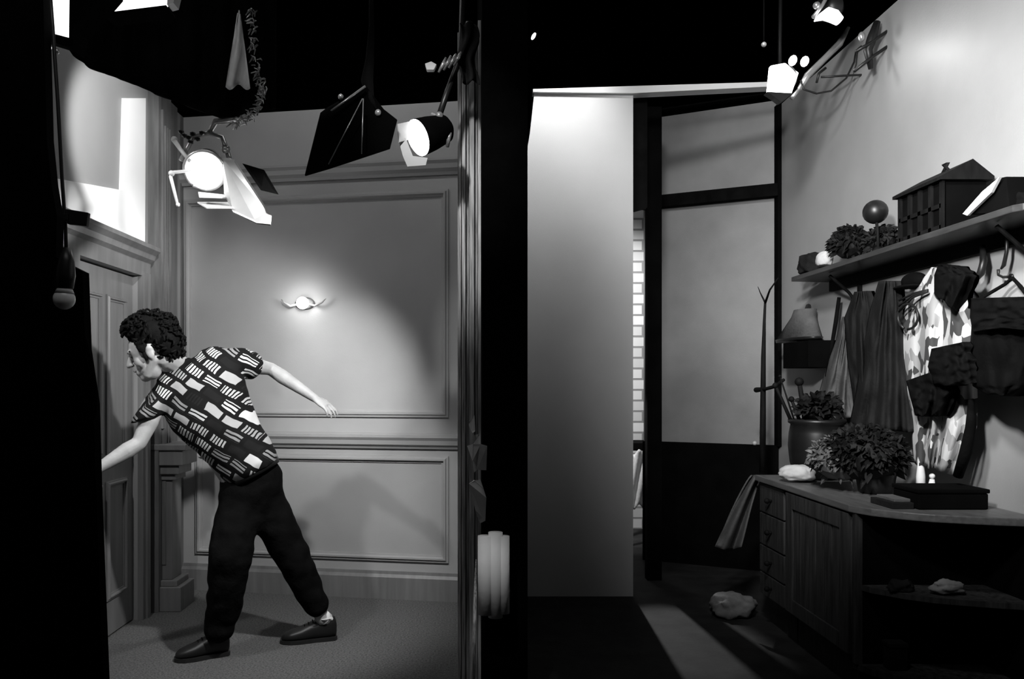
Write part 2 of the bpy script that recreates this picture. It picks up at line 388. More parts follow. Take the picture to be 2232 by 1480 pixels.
# dividing wall: the finished side faces the left set, its rough near end faces the camera
mb = MB(); mb.box((-0.045, 3.92, 0), (0.03, 5.5, 3.25))
struct(mb.build('wall_centre', 'moulding_paint'), 'side wall between the two sets', 'wall')
mb = MB()
xs = [(-.050, -.034, 3.86, 3.20), (-.030, -.012, 3.84, 3.24), (-.010, .004, 3.87, 3.26), (.006, .030, 3.83, 3.22), (.032, .046, 3.86, 3.18), (.048, .068, 3.84, 3.25)]
for x0, x1, y, zt_ in xs: mb.box((x0, y, 0), (x1, 3.92, zt_))
struct(mb.build('trim_8', 'raw_wood', bevel=.002), 'rough upright battens on the end of the dividing wall', 'batten')
mb = MB(); mb.box((0.062, 3.5, 0), (0.262, 5.4, 5.2))
struct(mb.build('wall_divider', 'black_cloth'), 'black masking wall between the sets', 'wall')

# right set
mb = MB().prism([P(1165, 200, 5.6), P(1155, 290, 5.6), P(1150, 320, 5.6), P(1144, 1300, 5.6), P(1380, 1300, 5.6), P(1380, 200, 5.6)], (0, .08, 0))
struct(mb.build('wall_middle', 'screen_paint'), 'tall white flat beside the black divider', 'wall')
mb = MB().prism([P(1162, 200, 5.57), P(1162, 194, 5.57), P(1688, 178, 5.57), P(1688, 188, 5.57), P(1380, 203, 5.57)], (0, .1, 0))
struct(mb.build('trim_9', 'white_paint'), 'thin white rail along the top of the right set', 'rail')
# recess wall, turned
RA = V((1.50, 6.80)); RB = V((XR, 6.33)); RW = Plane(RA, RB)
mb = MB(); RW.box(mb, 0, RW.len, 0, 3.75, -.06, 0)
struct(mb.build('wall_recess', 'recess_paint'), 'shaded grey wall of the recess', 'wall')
mb = MB(); RW.box(mb, 0, RW.len, RW.z_of(1560, 444), RW.z_of(1560, 418), 0, .09)
struct(mb.build('trim_10', 'soft_black'), 'dark beam across the recess', 'beam')
mb = MB(); RW.box(mb, 0, RW.len, RW.z_of(1560, 228), 3.80, 0, .07)
struct(mb.build('trim_11', 'black_paint'), 'black band at the top of the recess wall', 'header')  # top of the recess wall in plain black
mb = MB(); RW.box(mb, 0, RW.len, 0, RW.z_of(1560, 966), 0, .04)
struct(mb.build('trim_12', 'black_paint'), 'black lower band of the recess wall', 'wainscot')  # lower part of the recess wall in plain black
mb = MB().prism([P(1380, 203, 5.7), P(1411, 203, 5.7), P(1411, 452, 5.7), P(1380, 460, 5.7)], (0, .06, 0))
struct(mb.build('trim_13', 'soft_black'), 'black upright above the brick strip', 'board')
mb = MB().box((P(1411, 0, 6.05).x, 6.05, 0), (P(1411, 0, 6.05).x+.11, 6.13, 3.6))
struct(mb.build('trim_14', 'black_paint'), 'black jamb standing in for the shaded edge of the recess', 'jamb')  # jamb placed to cut the floor light and stand for shade beside it
mb = MB(); mb.box((XR-.03, 6.27, 1.0), (XR, 6.35, 3.7))
struct(mb.build('trim_15', 'black_paint'), 'dark strip in the corner of the right wall', 'strip')
mb = MB().box((XR, 0.6, 0), (XR+.1, 6.5, 3.70))
struct(mb.build('wall_right', 'right_paint'), 'tall glossy grey side wall of the right set', 'wall')
mb = MB().box((0.6, 8.2, 0), (2.6, 8.35, 3.28))
struct(mb.build('wall_rear', 'brick'), 'brick wall seen through the gap', 'wall')
mb = MB().box((-4.2, 9.3, 0), (4.5, 9.4, 5.6))
struct(mb.build('wall_studio', 'studio_black'), 'black studio wall behind the sets', 'wall')

# ================================================================== FOREGROUND BLACK FLAT
pts = [(-220, -60), (93, -60), (97, 110), (102, 300), (112, 400), (124, 470), (122, 560), (152, 578), (180, 592), (186, 760), (204, 880), (209, 1060), (216, 1250), (226, 1500), (226, 1570), (-220, 1570)]
o = slab([(x, y) for x, y in pts], 2.9, .05).build('masking_flat', 'black_cloth')
o2 = tag(o, 'tall black masking flat at the left edge of the picture', 'flat')
# rest it on the floor
for v in o.data.vertices:
    if v.co.z < 0.32: v.co.z = 0.0
mb = MB().tube([P(186, 740, 2.88), P(197, 790, 2.88), P(206, 850, 2.88), P(207, 900, 2.88), P(202, 915, 2.88)], [.006, .008, .01, .008, .005])
mb.build('edge_loop', 'black_cloth', None, True).parent = o

# hanging work light with bulb on its cable
t = thing('hanging_bulb', 'unlit round bulb hanging from a black cable before the black flat', 'bulb', P(140, 700, 2.75))
mb = MB().tube([P(106, -60, 2.75), P(115, 60, 2.75), P(126, 220, 2.75), P(136, 400, 2.75), P(143, 500, 2.75), P(145, 570, 2.75)], .0065, 8)
mb.build('cable', 'black_metal', t, True)
MB().tube([P(146, 540, 2.75), P(145, 570, 2.75), P(143, 600, 2.75), P(141, 628, 2.75)], [.012, .026, .032, .028], 16).build('socket', 'black_metal', t, True)
MB().ball(P(140, 652, 2.75), (.036, .036, .036), 3).tube([P(141, 622, 2.75), P(140.5, 640, 2.75)], [.02, .032], 16).build('glass_bulb', 'bulb_glass', t, True)
t = thing('clip_tag', 'small black rectangular tag clipped to the hanging cable', 'tag', P(165, 480, 2.74))
slab([(143, 455), (192, 463), (188, 493), (146, 488)], 2.74, .02).build('tag_plate', 'black_metal', t, bevel=.003)
slab([(136, 466), (147, 464), (147, 480), (137, 482)], 2.73, .04).build('clip', 'black_metal', t, bevel=.003)

# black rippled sheet with a curved lower edge, over the left set
lo = [(128, 88), (150, 104), (165, 125), (200, 150), (240, 165), (280, 178), (340, 205), (420, 236), (480, 258), (520, 254), (556, 246), (600, 236)]
def drape(u, v):
    x = 128+u*472
    for (x0, y0), (x1, y1) in zip(lo, lo[1:]):
        if x0 <= x <= x1+1e-6: y = y0+(y1-y0)*(x-x0)/(x1-x0); break
    yy = -60+(y+60)*v
    return P(x, yy, 3.75+.03*math.sin(u*40)+.02*math.sin(u*17+v*3))
o = MB().grid(drape, 80, 10).build('black_sheet', 'black_cloth', None, True, solid=.02)
tag(o, 'black sheet with a curved lower edge across the top of the left set', 'drape')
# ================================================================== THE MAN
def RO(px, py, d): return P(px, py, d)
man = thing('person', 'man lunging left in a black block-print shirt and black trousers', 'person', (P(540, 1400, 4.45).x, 4.48, 0))
Rs, Rel, Rwr = RO(348, 868, 4.26), RO(303, 966, 4.16), RO(206, 1026, 4.03)
Ls, Lel, Lwr = RO(512, 790, 4.50), RO(590, 804, 4.68), RO(686, 868, 4.62)
side = (Ls-Rs).normalized()
neck = RO(390, 800, 4.36)
pel = RO(542, 1050, 4.45)
axis = (pel-neck).normalized()
thick = side.cross(axis).normalized()
if thick.y > 0: thick = -thick          # chest side, towards the camera
# head frame: face to the left, tilted down, a little to the camera
fwd = V((-0.93, -0.22, -0.36)).normalized(); hs = fwd.cross(V((0, 0, 1))).normalized(); hu = hs.cross(fwd).normalized()
hc = RO(333, 770, 4.22); HS = 1.20
def H(f, s, u): return hc+(fwd*f+hs*s+hu*u)*HS
hrot = Matrix((fwd, hs, hu)).transposed()
mb = MB()
def hb(c, r, sb=3): mb.ball(H(*c), tuple(k*HS for k in r), sb, hrot)
hb((-.008, 0, .035), (.098, .076, .090)); hb((.035, 0, .02), (.056, .062, .075)); hb((.032, 0, -.045), (.054, .052, .066))
hb((.062, 0, -.088), (.026, .026, .022)); hb((.082, 0, -.062), (.014, .024, .018)); hb((.05, .035, -.02), (.032, .026, .032)); hb((.05, -.035, -.02), (.032, .026, .032))
mb.cap(H(.086, 0, .022), .010*HS, H(.112, 0, -.018), .0125*HS); hb((.100, .012, -.022), (.011, .008, .008), 2); hb((.100, -.012, -.022), (.011, .008, .008), 2)
mb.cap(H(.082, -.034, .034), .012*HS, H(.082, .034, .034), .012*HS)
for sg in (1, -1):
    hb((.0, sg*.077, .0), (.018, .008, .032), 2); hb((-.004, sg*.080, .018), (.016, .008, .014), 2)
    mb.cap(H(.0, sg*.055, -.03), .02*HS, H(.05, sg*.03, -.085), .016*HS)
mb.cap(H(-.035, 0, -.03), .060*HS, neck, .066)
mb.cap(neck, .066, neck+axis*.08, .07)
# torso and legs under the clothes
mb.loft([(neck+axis*.05, side*.12, thick*.07), (neck+axis*.14, side*.17, thick*.09), (neck+axis*.3, side*.15, thick*.09), (pel-axis*.05, side*.13, thick*.09), (pel+axis*.06, side*.13, thick*.09)], 20)
Rh, Rk, Ra = RO(512, 1085, 4.42), RO(502, 1215, 4.28), RO(478, 1380, 4.36)
Lh, Lk, La = RO(572, 1085, 4.50), RO(632, 1205, 4.56), RO(702, 1350, 4.63)
for h, k, a in ((Rh, Rk, Ra), (Lh, Lk, La)):
    mb.cap(h, .075, k, .055); mb.cap(k, .055, k.lerp(a, .35), .055); mb.cap(k.lerp(a, .35), .055, a, .036)
# arms
def arm(s_, e, w_):
    mb.cap(s_, .052, s_.lerp(e, .5), .047); mb.cap(s_.lerp(e, .5), .050, e, .038)
    mb.cap(e, .038, e.lerp(w_, .28), .043); mb.cap(e.lerp(w_, .28), .043, w_, .025)
arm(Rs, Rel, Rwr); arm(Ls, Lel, Lwr)
# hands: palm + five jointed fingers
def hand(wr, dirv, up, side_sign, curl, sc_=1.0):
    dirv = V(dirv).normalized(); up = V(up); up = (up-dirv*up.dot(dirv)).normalized(); lat = dirv.cross(up).normalized()*side_sign
    mb.loft([(wr, lat*.024*sc_, up*.019*sc_), (wr+dirv*.03*sc_, lat*.034*sc_, up*.017*sc_), (wr+dirv*.065*sc_, lat*.043*sc_, up*.0155*sc_), (wr+dirv*.09*sc_, lat*.041*sc_, up*.013*sc_)], 16)
    for i, (off, ln) in enumerate(((-.031, .070), (-.0105, .080), (.0105, .074), (.030, .058))):
        p = wr+(dirv*.086+lat*off)*sc_; dv = (dirv+lat*off*3.5).normalized(); rr = .0092*sc_
        cu = curl*(1+.12*i)
        for seg, fr in enumerate((.45, .30, .25)):
            ang = cu*(seg+.6); v = (dv*math.cos(ang)-up*math.sin(ang)).normalized()
            q = p+v*ln*fr*sc_; mb.cap(p, rr, q, rr*.9, 1); p = q; rr *= .9
    p = wr+(dirv*.022-lat*.026)*sc_; rr = .0125*sc_
    for v, ln in (((dirv*.55-lat*.75-up*.25), .04), ((dirv*.8-lat*.4-up*.35), .032), ((dirv*.9-lat*.15-up*.35), .026)):
        q = p+v.normalized()*ln*sc_; mb.cap(p, rr, q, rr*.88, 1); p = q; rr *= .88
hand(Lwr, (P(742, 905, 4.56)-Lwr), (0.5, -.4, .8), 1, .32, 1.05)
hand(Rwr, V((-.55, -.45, -.5)), (-.3, -.3, 1), -1, .55, 0.98)
body = mb.build('body', 'skin', man, remesh=.0055, smooths=4)

# facial details
for sg in (1, -1):
    o = MB().ball(H(.0835, sg*.030, .012), (.006*HS, .014*HS, .0075*HS), 2, hrot).build('eye', 'eye_dark', man, True)
    MB().cap(H(.094, sg*.014, .033), .0035*HS, H(.080, sg*.047, .036), .003*HS, 1).build('eyebrow', 'hair', man, True)
MB().cap(H(.094, -.018, -.051), .005*HS, H(.094, .018, -.051), .005*HS, 1).cap(H(.097, -.008, -.048), .005*HS, H(.097, .008, -.048), .005*HS, 1).build('lips', 'lip', man, True)
# hair: tall curly mass
mb = MB(); random.seed(3)
blobs = [((-.03, 0, .075), (.105, .088, .085)), ((-.065, 0, .03), (.075, .084, .095)), ((.015, 0, .12), (.068, .075, .052)), ((-.02, 0, .135), (.082, .07, .045)), ((-.08, 0, .09), (.06, .07, .06))]
for c, r in blobs: mb.ball(H(*c), tuple(k*HS for k in r), 3, hrot)
for sg in (1, -1): mb.ball(H(.022, sg*.072, .035), (.024*HS, .012*HS, .03*HS), 2, hrot); mb.ball(H(.022, sg*.072, -.002), (.011*HS, .007*HS, .026*HS), 2, hrot)
for i in range(620):
    c, r = random.choice(blobs); d_ = V((random.gauss(0, 1), random.gauss(0, 1), random.gauss(0, 1))).normalized()
    q = (c[0]+d_.x*r[0]*1.02, c[1]+d_.y*r[1]*1.02, c[2]+d_.z*r[2]*1.02)
    if q[0] > .055 and q[2] < .105: continue
    if q[2] < -.055: continue
    if q[0] > .03 and q[2] < .05: continue
    p0 = H(*q); a = V((random.gauss(0, 1), random.gauss(0, 1), random.gauss(0, 1))).normalized(); n_ = (p0-hc).normalized()
    b_ = n_.cross(a).normalized(); R = random.uniform(.009, .017)
    mb.tube([p0+(n_*math.sin(t_)*.9+b_*math.cos(t_))*R for t_ in (0, .8, 1.6, 2.4, 3.1)], [.0045, .006, .0065, .006, .004], 5)
mb.build('hair', 'hair', man, True, normals=False)

# shirt
mb = MB()
def sec(px, py, d, hw, th, tilt=0): return (RO(px, py, d), side*hw, thick*th)
hem_c = RO(548, 1016, 4.44)
mb.loft([sec(386, 796, 4.36, .10, .075), sec(402, 800, 4.365, .165, .10), sec(425, 812, 4.37, .222, .122), sec(440, 838, 4.375, .242, .135), sec(452, 872, 4.375, .240, .142), sec(468, 910, 4.38, .218, .148),
         sec(495, 948, 4.40, .190, .150), sec(522, 984, 4.42, .174, .152), sec(546, 1016, 4.44, .166, .155), sec(553, 1030, 4.445, .150, .145)], 28)
mb.loft([(Rs+side*.07, axis*.10, thick*.10), (Rs+V((-.01,0,0)), V((.095, 0, .03)), thick*.095), (RO(331, 893, 4.22), V((.086, 0, .030)), V((0, -.085, .0))), (RO(318, 915, 4.20), V((.076, 0, .020)), V((0, -.08, .0)))], 20)
mb.ball(RO(470, 802, 4.45), (.125, .12, .125), 3); mb.ball(Ls-side*.04, .098, 3)
ld = (Lel-Ls).normalized(); lu = (V((0, 0, 1))-ld*ld.z).normalized(); lw = ld.cross(lu)
mb.loft([(Ls-side*.10, axis*.12, thick*.11), (Ls-side*.02, lu*.092, lw*.092), (Ls+ld*.05, lu*.086, lw*.086), (Ls+ld*.135, lu*.082, lw*.083)], 20)
sh = mb.build('shirt', 'shirt_print', man, remesh=.010, smooths=8)
# cloth wrinkles
for v in sh.data.vertices:
    c_ = v.co; n_ = v.normal
    v.co = c_+n_*(.007*noise.noise(c_*9)+.004*noise.noise(c_*22))
mb = MB()
cdir = (neck-hc).normalized(); cn = neck-axis*.0
mb.loft([(cn-cdir*.03, side*.082, thick*.066), (cn+axis*.02, side*.105, thick*.085)], 24, cap=False)
mb.build('collar', 'shirt_print', man, True, solid=.006)

# trousers
mb = MB()
mb.ball(RO(545, 1125, 4.45), (.11, .11, .11), 3)
mb.loft([(RO(532, 1000, 4.44), side*.165, thick*.12), (RO(548, 1040, 4.45), V((.165, .02, .02)), V((0, -.13, 0))), (RO(545, 1075, 4.46), V((.172, .02, .0)), V((0, -.135, 0))), (RO(543, 1110, 4.46), V((.155, .02, 0)), V((0, -.125, 0)))], 24)
def leg(pts_):
    for (p0, r0), (p1, r1) in zip(pts_, pts_[1:]): mb.cap(p0, r0, p1, r1, 3)
leg([(RO(522, 1090, 4.43), .108), (RO(512, 1150, 4.38), .120), (RO(503, 1215, 4.31), .116), (RO(494, 1280, 4.33), .104), (RO(484, 1345, 4.36), .090)])
mb.cap(RO(482, 1350, 4.36), .088, RO(479, 1362, 4.36), .090, 3)
leg([(RO(575, 1085, 4.50), .118), (RO(605, 1150, 4.53), .110), (RO(635, 1210, 4.56), .102), (RO(664, 1270, 4.60), .090), (RO(690, 1318, 4.62), .072)])
tr = mb.build('trousers', 'trouser_cloth', man, remesh=.012, smooths=8)
for v in tr.data.vertices:
    c_ = v.co
    v.co = c_+v.normal*(.010*noise.noise(V((c_.x*7, c_.y*7, c_.z*14)))+.005*noise.noise(c_*20))
# belt
mb = MB(); mb.loft([(RO(552, 1022, 4.445)-axis*.01, side*.150, thick*.134), (RO(556, 1034, 4.45), side*.150, thick*.134)], 24, cap=False)
mb.build('belt', 'shoe_leather', man, True, solid=.006)
# socks and shoes
def shoe(heel, toe, ankle, nm):
    heel = V(heel); toe = V(toe); heel.z = toe.z = 0; f = (toe-heel).normalized(); l = V((-f.y, f.x, 0)); L = (toe-heel).length; u = V((0, 0, 1))
    mb = MB(); secs = []
    for t_, hw, z0, z1 in ((-.01, .024, .03, .10), (.02, .038, .018, .135), (.12, .045, .016, .140), (.3, .046, .016, .128), (.48, .049, .016, .108), (.66, .056, .016, .084), (.82, .054, .016, .070), (.93, .044, .016, .058), (1.0, .020, .02, .042)):
        c_ = heel+f*L*t_+u*(z0+z1)/2; secs.append((c_, l*hw, u*(z1-z0)/2))
    mb.loft(secs, 20, power=.8); o = mb.build('shoe', 'shoe_leather', man, True)
    mb = MB(); pr = []
    for t_, hw in ((-.02, .022), (.02, .04), (.2, .046), (.4, .046), (.65, .059), (.85, .055), (.97, .038), (1.03, .014)): pr.append((t_, hw))
    out = [heel+f*L*t_+l*hw for t_, hw in pr]+[heel+f*L*t_-l*hw for t_, hw in reversed(pr)]
    mb.prism(out, (0, 0, .022)); s_ = mb.build('sole', 'black_metal', man)
    s_.parent = o; s_.location = (0, 0, 0)
    mb = MB()
    for k in range(4):
        c_ = heel+f*L*(.36+.075*k)+u*(.126-.012*k); mb.tube([c_-l*.022, c_+u*.006, c_+l*.022], .0032, 6)
    s_ = mb.build('laces', 'soft_black', man); s_.parent = o; s_.location = (0, 0, 0)
    base = heel+f*L*.17+u*.12
    mb = MB(); mb.tube([base-u*.02, base.lerp(ankle, .3), base.lerp(ankle, .65), ankle], [.042, .040, .041, .044], 18)
    for k in range(4):
        q = base.lerp(ankle, .15+.2*k); mb.tube([q-u*.004, q+u*.004], .0455, 18)
    mb.build('sock', 'white_cloth', man, True)
shoe(PZ(498, 1425, 0), PZ(383, 1442, 0), RO(482, 1385, 4.34)+V((0, 0, .03)), 'a')
shoe(PZ(732, 1392, 0), PZ(614, 1402, 0), RO(704, 1345, 4.63), 'b')
# glare on the panelled wall, built as an added glowing globe
dS = BW.s_of(665)[1]; q = P(665, 662, dS)
t = thing('glare_spot', 'glare spot built as a small glowing globe on the panelled back wall', 'glare', q)
nv_ = V((BW.n.x, BW.n.y, 0)); tv_ = V((BW.t.x, BW.t.y, 0))
MB().loft([(q+nv_*.004, tv_*.075, V((0, 0, .045))), (q+nv_*.02, tv_*.06, V((0, 0, .032)))], 24).build('glare_plate', 'wall_paint', t, True)
MB().ball(q+nv_*.05, (.044, .044, .044), 3).build('bulb_globe', 'lamp_glow', t, True)
for sg in (-1, 1):
    MB().tube([q+nv_*.02+tv_*sg*.03, q+nv_*.05+tv_*sg*.09+V((0, 0, -.02)), q+nv_*.04+tv_*sg*.14+V((0, 0, .005)), q+nv_*.03+tv_*sg*.165+V((0, 0, .03))], [.008, .009, .007, .003]).build('glare_wisp', 'wall_paint', t, True)
ps = bpy.data.lights.new('glare_light', 'POINT'); ps.energy = 2.6; ps.shadow_soft_size = .03  # point light added for the halo around the glare
o = bpy.data.objects.new('glare_light', ps); C.objects.link(o); o.location = q+nv_*.12
# ================================================================== STUDIO LAMPS
def leaf(mb_pts, d0, t, name, mat, parent, dd=None):
    """a barn door leaf: outline given with its own distance per corner"""
    pts_ = [P(x, y, d0+(dd[i] if dd else 0)) for i, (x, y) in enumerate(mb_pts)]
    n_ = (pts_[1]-pts_[0]).cross(pts_[2]-pts_[0]).normalized()*t
    return MB().prism(pts_, n_).build(name, mat, parent)
# lamp A, with the pale leaf
dA = 3.9
t = thing('studio_lamp', 'bright studio lamp with a pale barn door leaf hanging before the panelled wall', 'studio lamp', P(440, 470, dA))
ax = V((0.15, -0.75, -0.45)).normalized(); cA = P(446, 372, dA)
MB().tube([cA-ax*.20, cA-ax*.18, cA-ax*.10, cA-ax*.02, cA], [.03, .065, .078, .085, .09], 24).build('housing', 'lamp_metal', t, True)
MB().tube([cA, cA+ax*.004], .086, 28).build('lens', 'lamp_glow', t)
mb = MB()
for k in range(28):
    a0 = 2*PI*k/28; 
u1 = ax.orthogonal().normalized(); u2 = ax.cross(u1)
mb.tube([cA+(u1*math.cos(2*PI*k/28)+u2*math.sin(2*PI*k/28))*.095 for k in range(29)], .009, 8).build('rim', 'lamp_metal', t, True)
leaf([(484, 342), (512, 348), (592, 470), (590, 489), (560, 486), (508, 462), (488, 420)], dA, .006, 'barn_door', 'white_metal', t, [0, 0, -.28, -.30, -.28, -.2, -.05])
sub(leaf([(528, 356), (575, 370), (606, 423), (568, 414)], dA+.1, .006, 'barn_door', 'black_cloth', t, [0, -.05, -.1, -.1]), 'black barn door leaf')
sub(leaf([(432, 418), (490, 424), (492, 430), (434, 428)], dA, .006, 'barn_door', 'white_metal', t, [0, 0, -.12, -.12]), 'small lower leaf edge on')
sub(leaf([(430, 440), (500, 440), (510, 452), (450, 452)], dA, .006, 'barn_door', 'white_metal', t, [0, 0, -.2, -.2]), 'lower pale leaf')
MB().tube([P(380, 306, dA), P(393, 325, dA-.02), P(415, 352, dA-.04)], [.012, .010, .010]).ball(P(380, 304, dA), .016).build('handle', 'white_metal', t, True)
MB().tube([P(428, 370, dA), P(376, 376, dA-.05), P(372, 385, dA-.05), P(388, 450, dA-.08)], [.007, .009, .009, .007]).ball(P(374, 378, dA-.05), .015).ball(P(388, 446, dA-.08), .010).build('leaf_bracket', 'white_metal', t, True)
MB().tube([P(395, 350, dA+.03), P(420, 300, dA+.06), P(455, 290, dA+.08), P(485, 300, dA+.06), P(500, 345, dA+.03)], .013).ball(P(492, 325, dA+.02), .022).build('yoke', 'lamp_metal', t, True)
MB().tube([P(455, 290, dA+.08), P(470, 265, dA+.05), P(500, 262, dA+.03), P(548, 235, dA), P(560, 180, dA), P(566, 100, dA), P(560, -60, dA)], [.012, .016, .02, .022, .016, .012, .012]).build('hanger', 'lamp_metal', t, True)
t2 = MB()
for k, (x, y) in enumerate(((410, 300), (420, 292), (430, 303), (440, 290), (415, 310), (402, 296), (395, 288))):
    t2.ball(P(x, y, dA+.05), (.016, .016, .012), 1)
t2.build('clamp', 'black_metal', t)
ptA = bpy.data.lights.new('lamp_light', 'POINT'); ptA.energy = .5; ptA.shadow_soft_size = .05
o = bpy.data.objects.new('lamp_light', ptA); C.objects.link(o); o.location = cA+ax*.10

# lamp B with the big black leaf
dB = 3.5
t = thing('studio_lamp', 'studio lamp with a very large black barn door leaf, beside the dividing wall', 'studio lamp', P(915, 380, dB))
axB = V((-0.75, -0.45, -0.40)).normalized(); cB = P(912, 300, dB)
MB().tube([cB-axB*.17, cB-axB*.15, cB-axB*.07, cB], [.035, .06, .075, .082], 24).build('housing', 'black_cloth', t, True)
MB().tube([cB, cB+axB*.004], .080, 28).build('lens', 'lamp_glow', t)
MB().ball(cB, (.03, .075, .075), 3, axB.to_track_quat('X', 'Z').to_matrix()).build('bulb_globe', 'lamp_glow', t, True)
leaf([(867, 270), (905, 262), (906, 300), (870, 310)], dB-.02, .005, 'barn_door', 'white_metal', t, [-.06, 0, 0, -.06])
leaf([(868, 302), (884, 300), (900, 340), (932, 344), (928, 360), (888, 363), (878, 340)], dB-.06, .005, 'barn_door', 'white_metal', t)
sub(leaf([(700, 248), (716, 236), (800, 190), (838, 240), (866, 262), (850, 325), (720, 368), (666, 384)], dB-.24, .006, 'barn_door', 'black_cloth', t, [0, 0, .05, .08, .1, .1, .03, 0]), 'very large black leaf')
MB().tube([P(722, 242, dB-.26), P(796, 188, dB-.22)], .005).tube([P(790, 215, dB-.26), P(716, 358, dB-.26)], .0022).tube([P(792, 215, dB-.26), P(788, 335, dB-.26)], .0022).ball(P(743, 211, dB-.24), .012).build('stay_rod', 'lamp_metal', t, True)
mb = MB(); random.seed(5)
MB().tube([P(940, 250, dB+.05), P(965, 262, dB+.04), P(980, 290, dB+.03), P(975, 320, dB+.02)], [.012, .014, .012, .008]).ball(P(958, 252, dB+.02), .018).build('yoke', 'foil', t, True)
MB().tube([P(958, 250, dB+.04), P(975, 200, dB+.08), P(990, 160, dB+.1), P(1005, 120, dB+.1), P(1010, -60, dB+.1)], .014).build('hanger', 'black_metal', t, True)
ptB = bpy.data.lights.new('lamp_light', 'POINT'); ptB.energy = 1.0; ptB.shadow_soft_size = .04
o = bpy.data.objects.new('lamp_light', ptB); C.objects.link(o); o.location = cB+axB*.08
# strap / rag by the leaf
o = MB().tube([P(808, -60, 3.35), P(810, 60, 3.35), P(806, 130, 3.35), P(800, 175, 3.34), P(806, 215, 3.33), P(822, 240, 3.33)], [.006, .012, .018, .026, .018, .006], 8).build('hanging_strap', 'soft_black', None, True)
tag(o, 'dark cloth strap hanging above the big black leaf', 'strap')
o = MB().ball(P(824, 246, 3.33), (.014, .012, .016), 2).build('steel_clip', 'foil', None, True); tag(o, 'small shiny clip at the end of the dark strap', 'clip')

# gel and foil by lamp A's hanger
def gel(u, v):
    x0, x1 = 518-(518-492)*v, 524+(545-524)*v
    return P(x0+(x1-x0)*u, 28+162*v+6*math.sin(u*9), 3.62+.03*math.sin(u*7+v*4))
o = MB().grid(gel, 12, 16).build('gel_sheet', 'white_cloth', None, True, solid=.003); tag(o, 'limp grey gel sheet hanging above the pale-leafed lamp', 'gel sheet')
mb = MB(); random.seed(11)
path = [(545, 20), (550, 60), (552, 110), (560, 160), (572, 185), (568, 215), (552, 245), (530, 262), (505, 272)]
for i in range(130):
    u = random.random()*(len(path)-1.001); k = int(u); f_ = u-k
    x = path[k][0]+(path[k+1][0]-path[k][0])*f_+random.uniform(-9, 9); y = path[k][1]+(path[k+1][1]-path[k][1])*f_+random.uniform(-8, 8)
    a = V((random.gauss(0, 1), random.gauss(0, 1), random.gauss(0, 1))).normalized(); p0 = P(x, y, 3.66+random.uniform(-.03, .03))
    mb.tube([p0-a*.018, p0+V((.006, 0, .006)), p0+a*.018], [.002, .004, .002], 5)
o = mb.build('safety_chain', 'foil'); tag(o, 'twisted safety chain hanging beside the grey gel sheet', 'chain')

# soft lights at top left
t = thing('soft_light', 'glowing soft light cut by a dark bar at the top left corner', 'soft light', P(125, 115, 3.0))
slab([(92, -60), (158, -60), (150, 90), (128, 85), (113, 66), (97, 60)], 3.0, .02).build('diffuser', 'soft_glow', t)
slab([(92, 66), (160, 84), (158, 96), (148, 102), (90, 84)], 2.97, .05).build('bracket', 'black_cloth', t, bevel=.004)
slab([(152, -60), (240, -60), (238, -30), (160, 60), (150, 100)], 2.99, .12).build('housing', 'black_cloth', t)
MB().ball(P(104, 103, 2.98), .014, 2).build('screw', 'soft_glow', t, True); MB().ball(P(124, 112, 2.98), .011, 2).build('screw', 'lamp_metal', t, True)  # first screw glows in place of its glint
t = thing('soft_light', 'glowing soft light panel cut off by the top edge of the picture', 'soft light', P(300, 10, 3.2))
slab([(222, -50), (385, -70), (362, 10), (230, 26)], 3.2, .02).build('diffuser', 'soft_glow', t)
slab([(214, -60), (224, -60), (232, 27), (362, 11), (364, 16), (228, 34)], 3.19, .10).build('housing', 'black_cloth', t)
slab([(366, -40), (390, -44), (378, 6), (364, 10)], 3.19, .06).build('side_reflector', 'white_metal', t)

# clips beside divider top
mb = MB(); random.seed(4)
t = thing('clip_cluster', 'cluster of shiny spring clips beside the top of the divider', 'clips', P(960, 150, 3.5))
slab([(926, 138), (940, 133), (952, 140), (946, 152), (930, 152)], 3.5, .03).build('clip', 'paper', t, bevel=.004)
for k in range(4):
    x = 956+k*11; MB().tube([P(x, 158-k*5, 3.5), P(x+10, 140-k*5, 3.49), P(x+16, 126-k*4, 3.5)], [.006, .010, .005], 6).build('clip', 'foil', t, True)
def rag(u, v):
    x = 1003+u*36+6*math.sin(v*8); return P(x, 50+v*130+5*math.sin(u*8), 3.55+.03*math.sin(u*10+v*6))
o = MB().grid(rag, 14, 22).build('grey_rag', 'mid_cloth', None, True, solid=.006); tag(o, 'crumpled grey rag draped on top of the dividing wall battens', 'rag')

# lamp C on the right wall corner
dC = 5.0
t = thing('studio_lamp', 'blazing white studio lamp at the top corner of the right set', 'studio lamp', P(1700, 205, dC))
cC = P(1706, 172, dC); axC = V((-.30, -.9, -.25)).normalized()
MB().tube([cC-axC*.18, cC-axC*.15, cC-axC*.05, cC], [.04, .07, .08, .085], 24).build('housing', 'lamp_metal', t, True)
slab([(1680, 142), (1712, 136), (1742, 158), (1726, 204), (1674, 202)], dC-.03, .04).build('lens', 'lamp_glow', t, bevel=.01)
for x, y in ((1728, 132), (1754, 134)):
    MB().ball(P(x, y, dC-.02), (.026, .02, .036), 2, Matrix.Rotation(.4, 3, 'Y')).build('reflector', 'soft_glow', t, True)  # glow stands in for the light these reflectors catch
MB().prism([P(1672, 200, dC-.05), P(1728, 203, dC-.05), P(1712, 216, dC-.05), P(1702, 222, dC-.05), P(1690, 212, dC-.05)], (0, .06, 0)).build('base_plate', 'black_metal', t)
MB().tube([P(1700, 215, dC), P(1700, 150, dC+.1), P(1700, 100, dC+.12), P(1705, -260, dC+.12)], .012, 10).build('hanger', 'black_metal', t, True)
mb = MB()
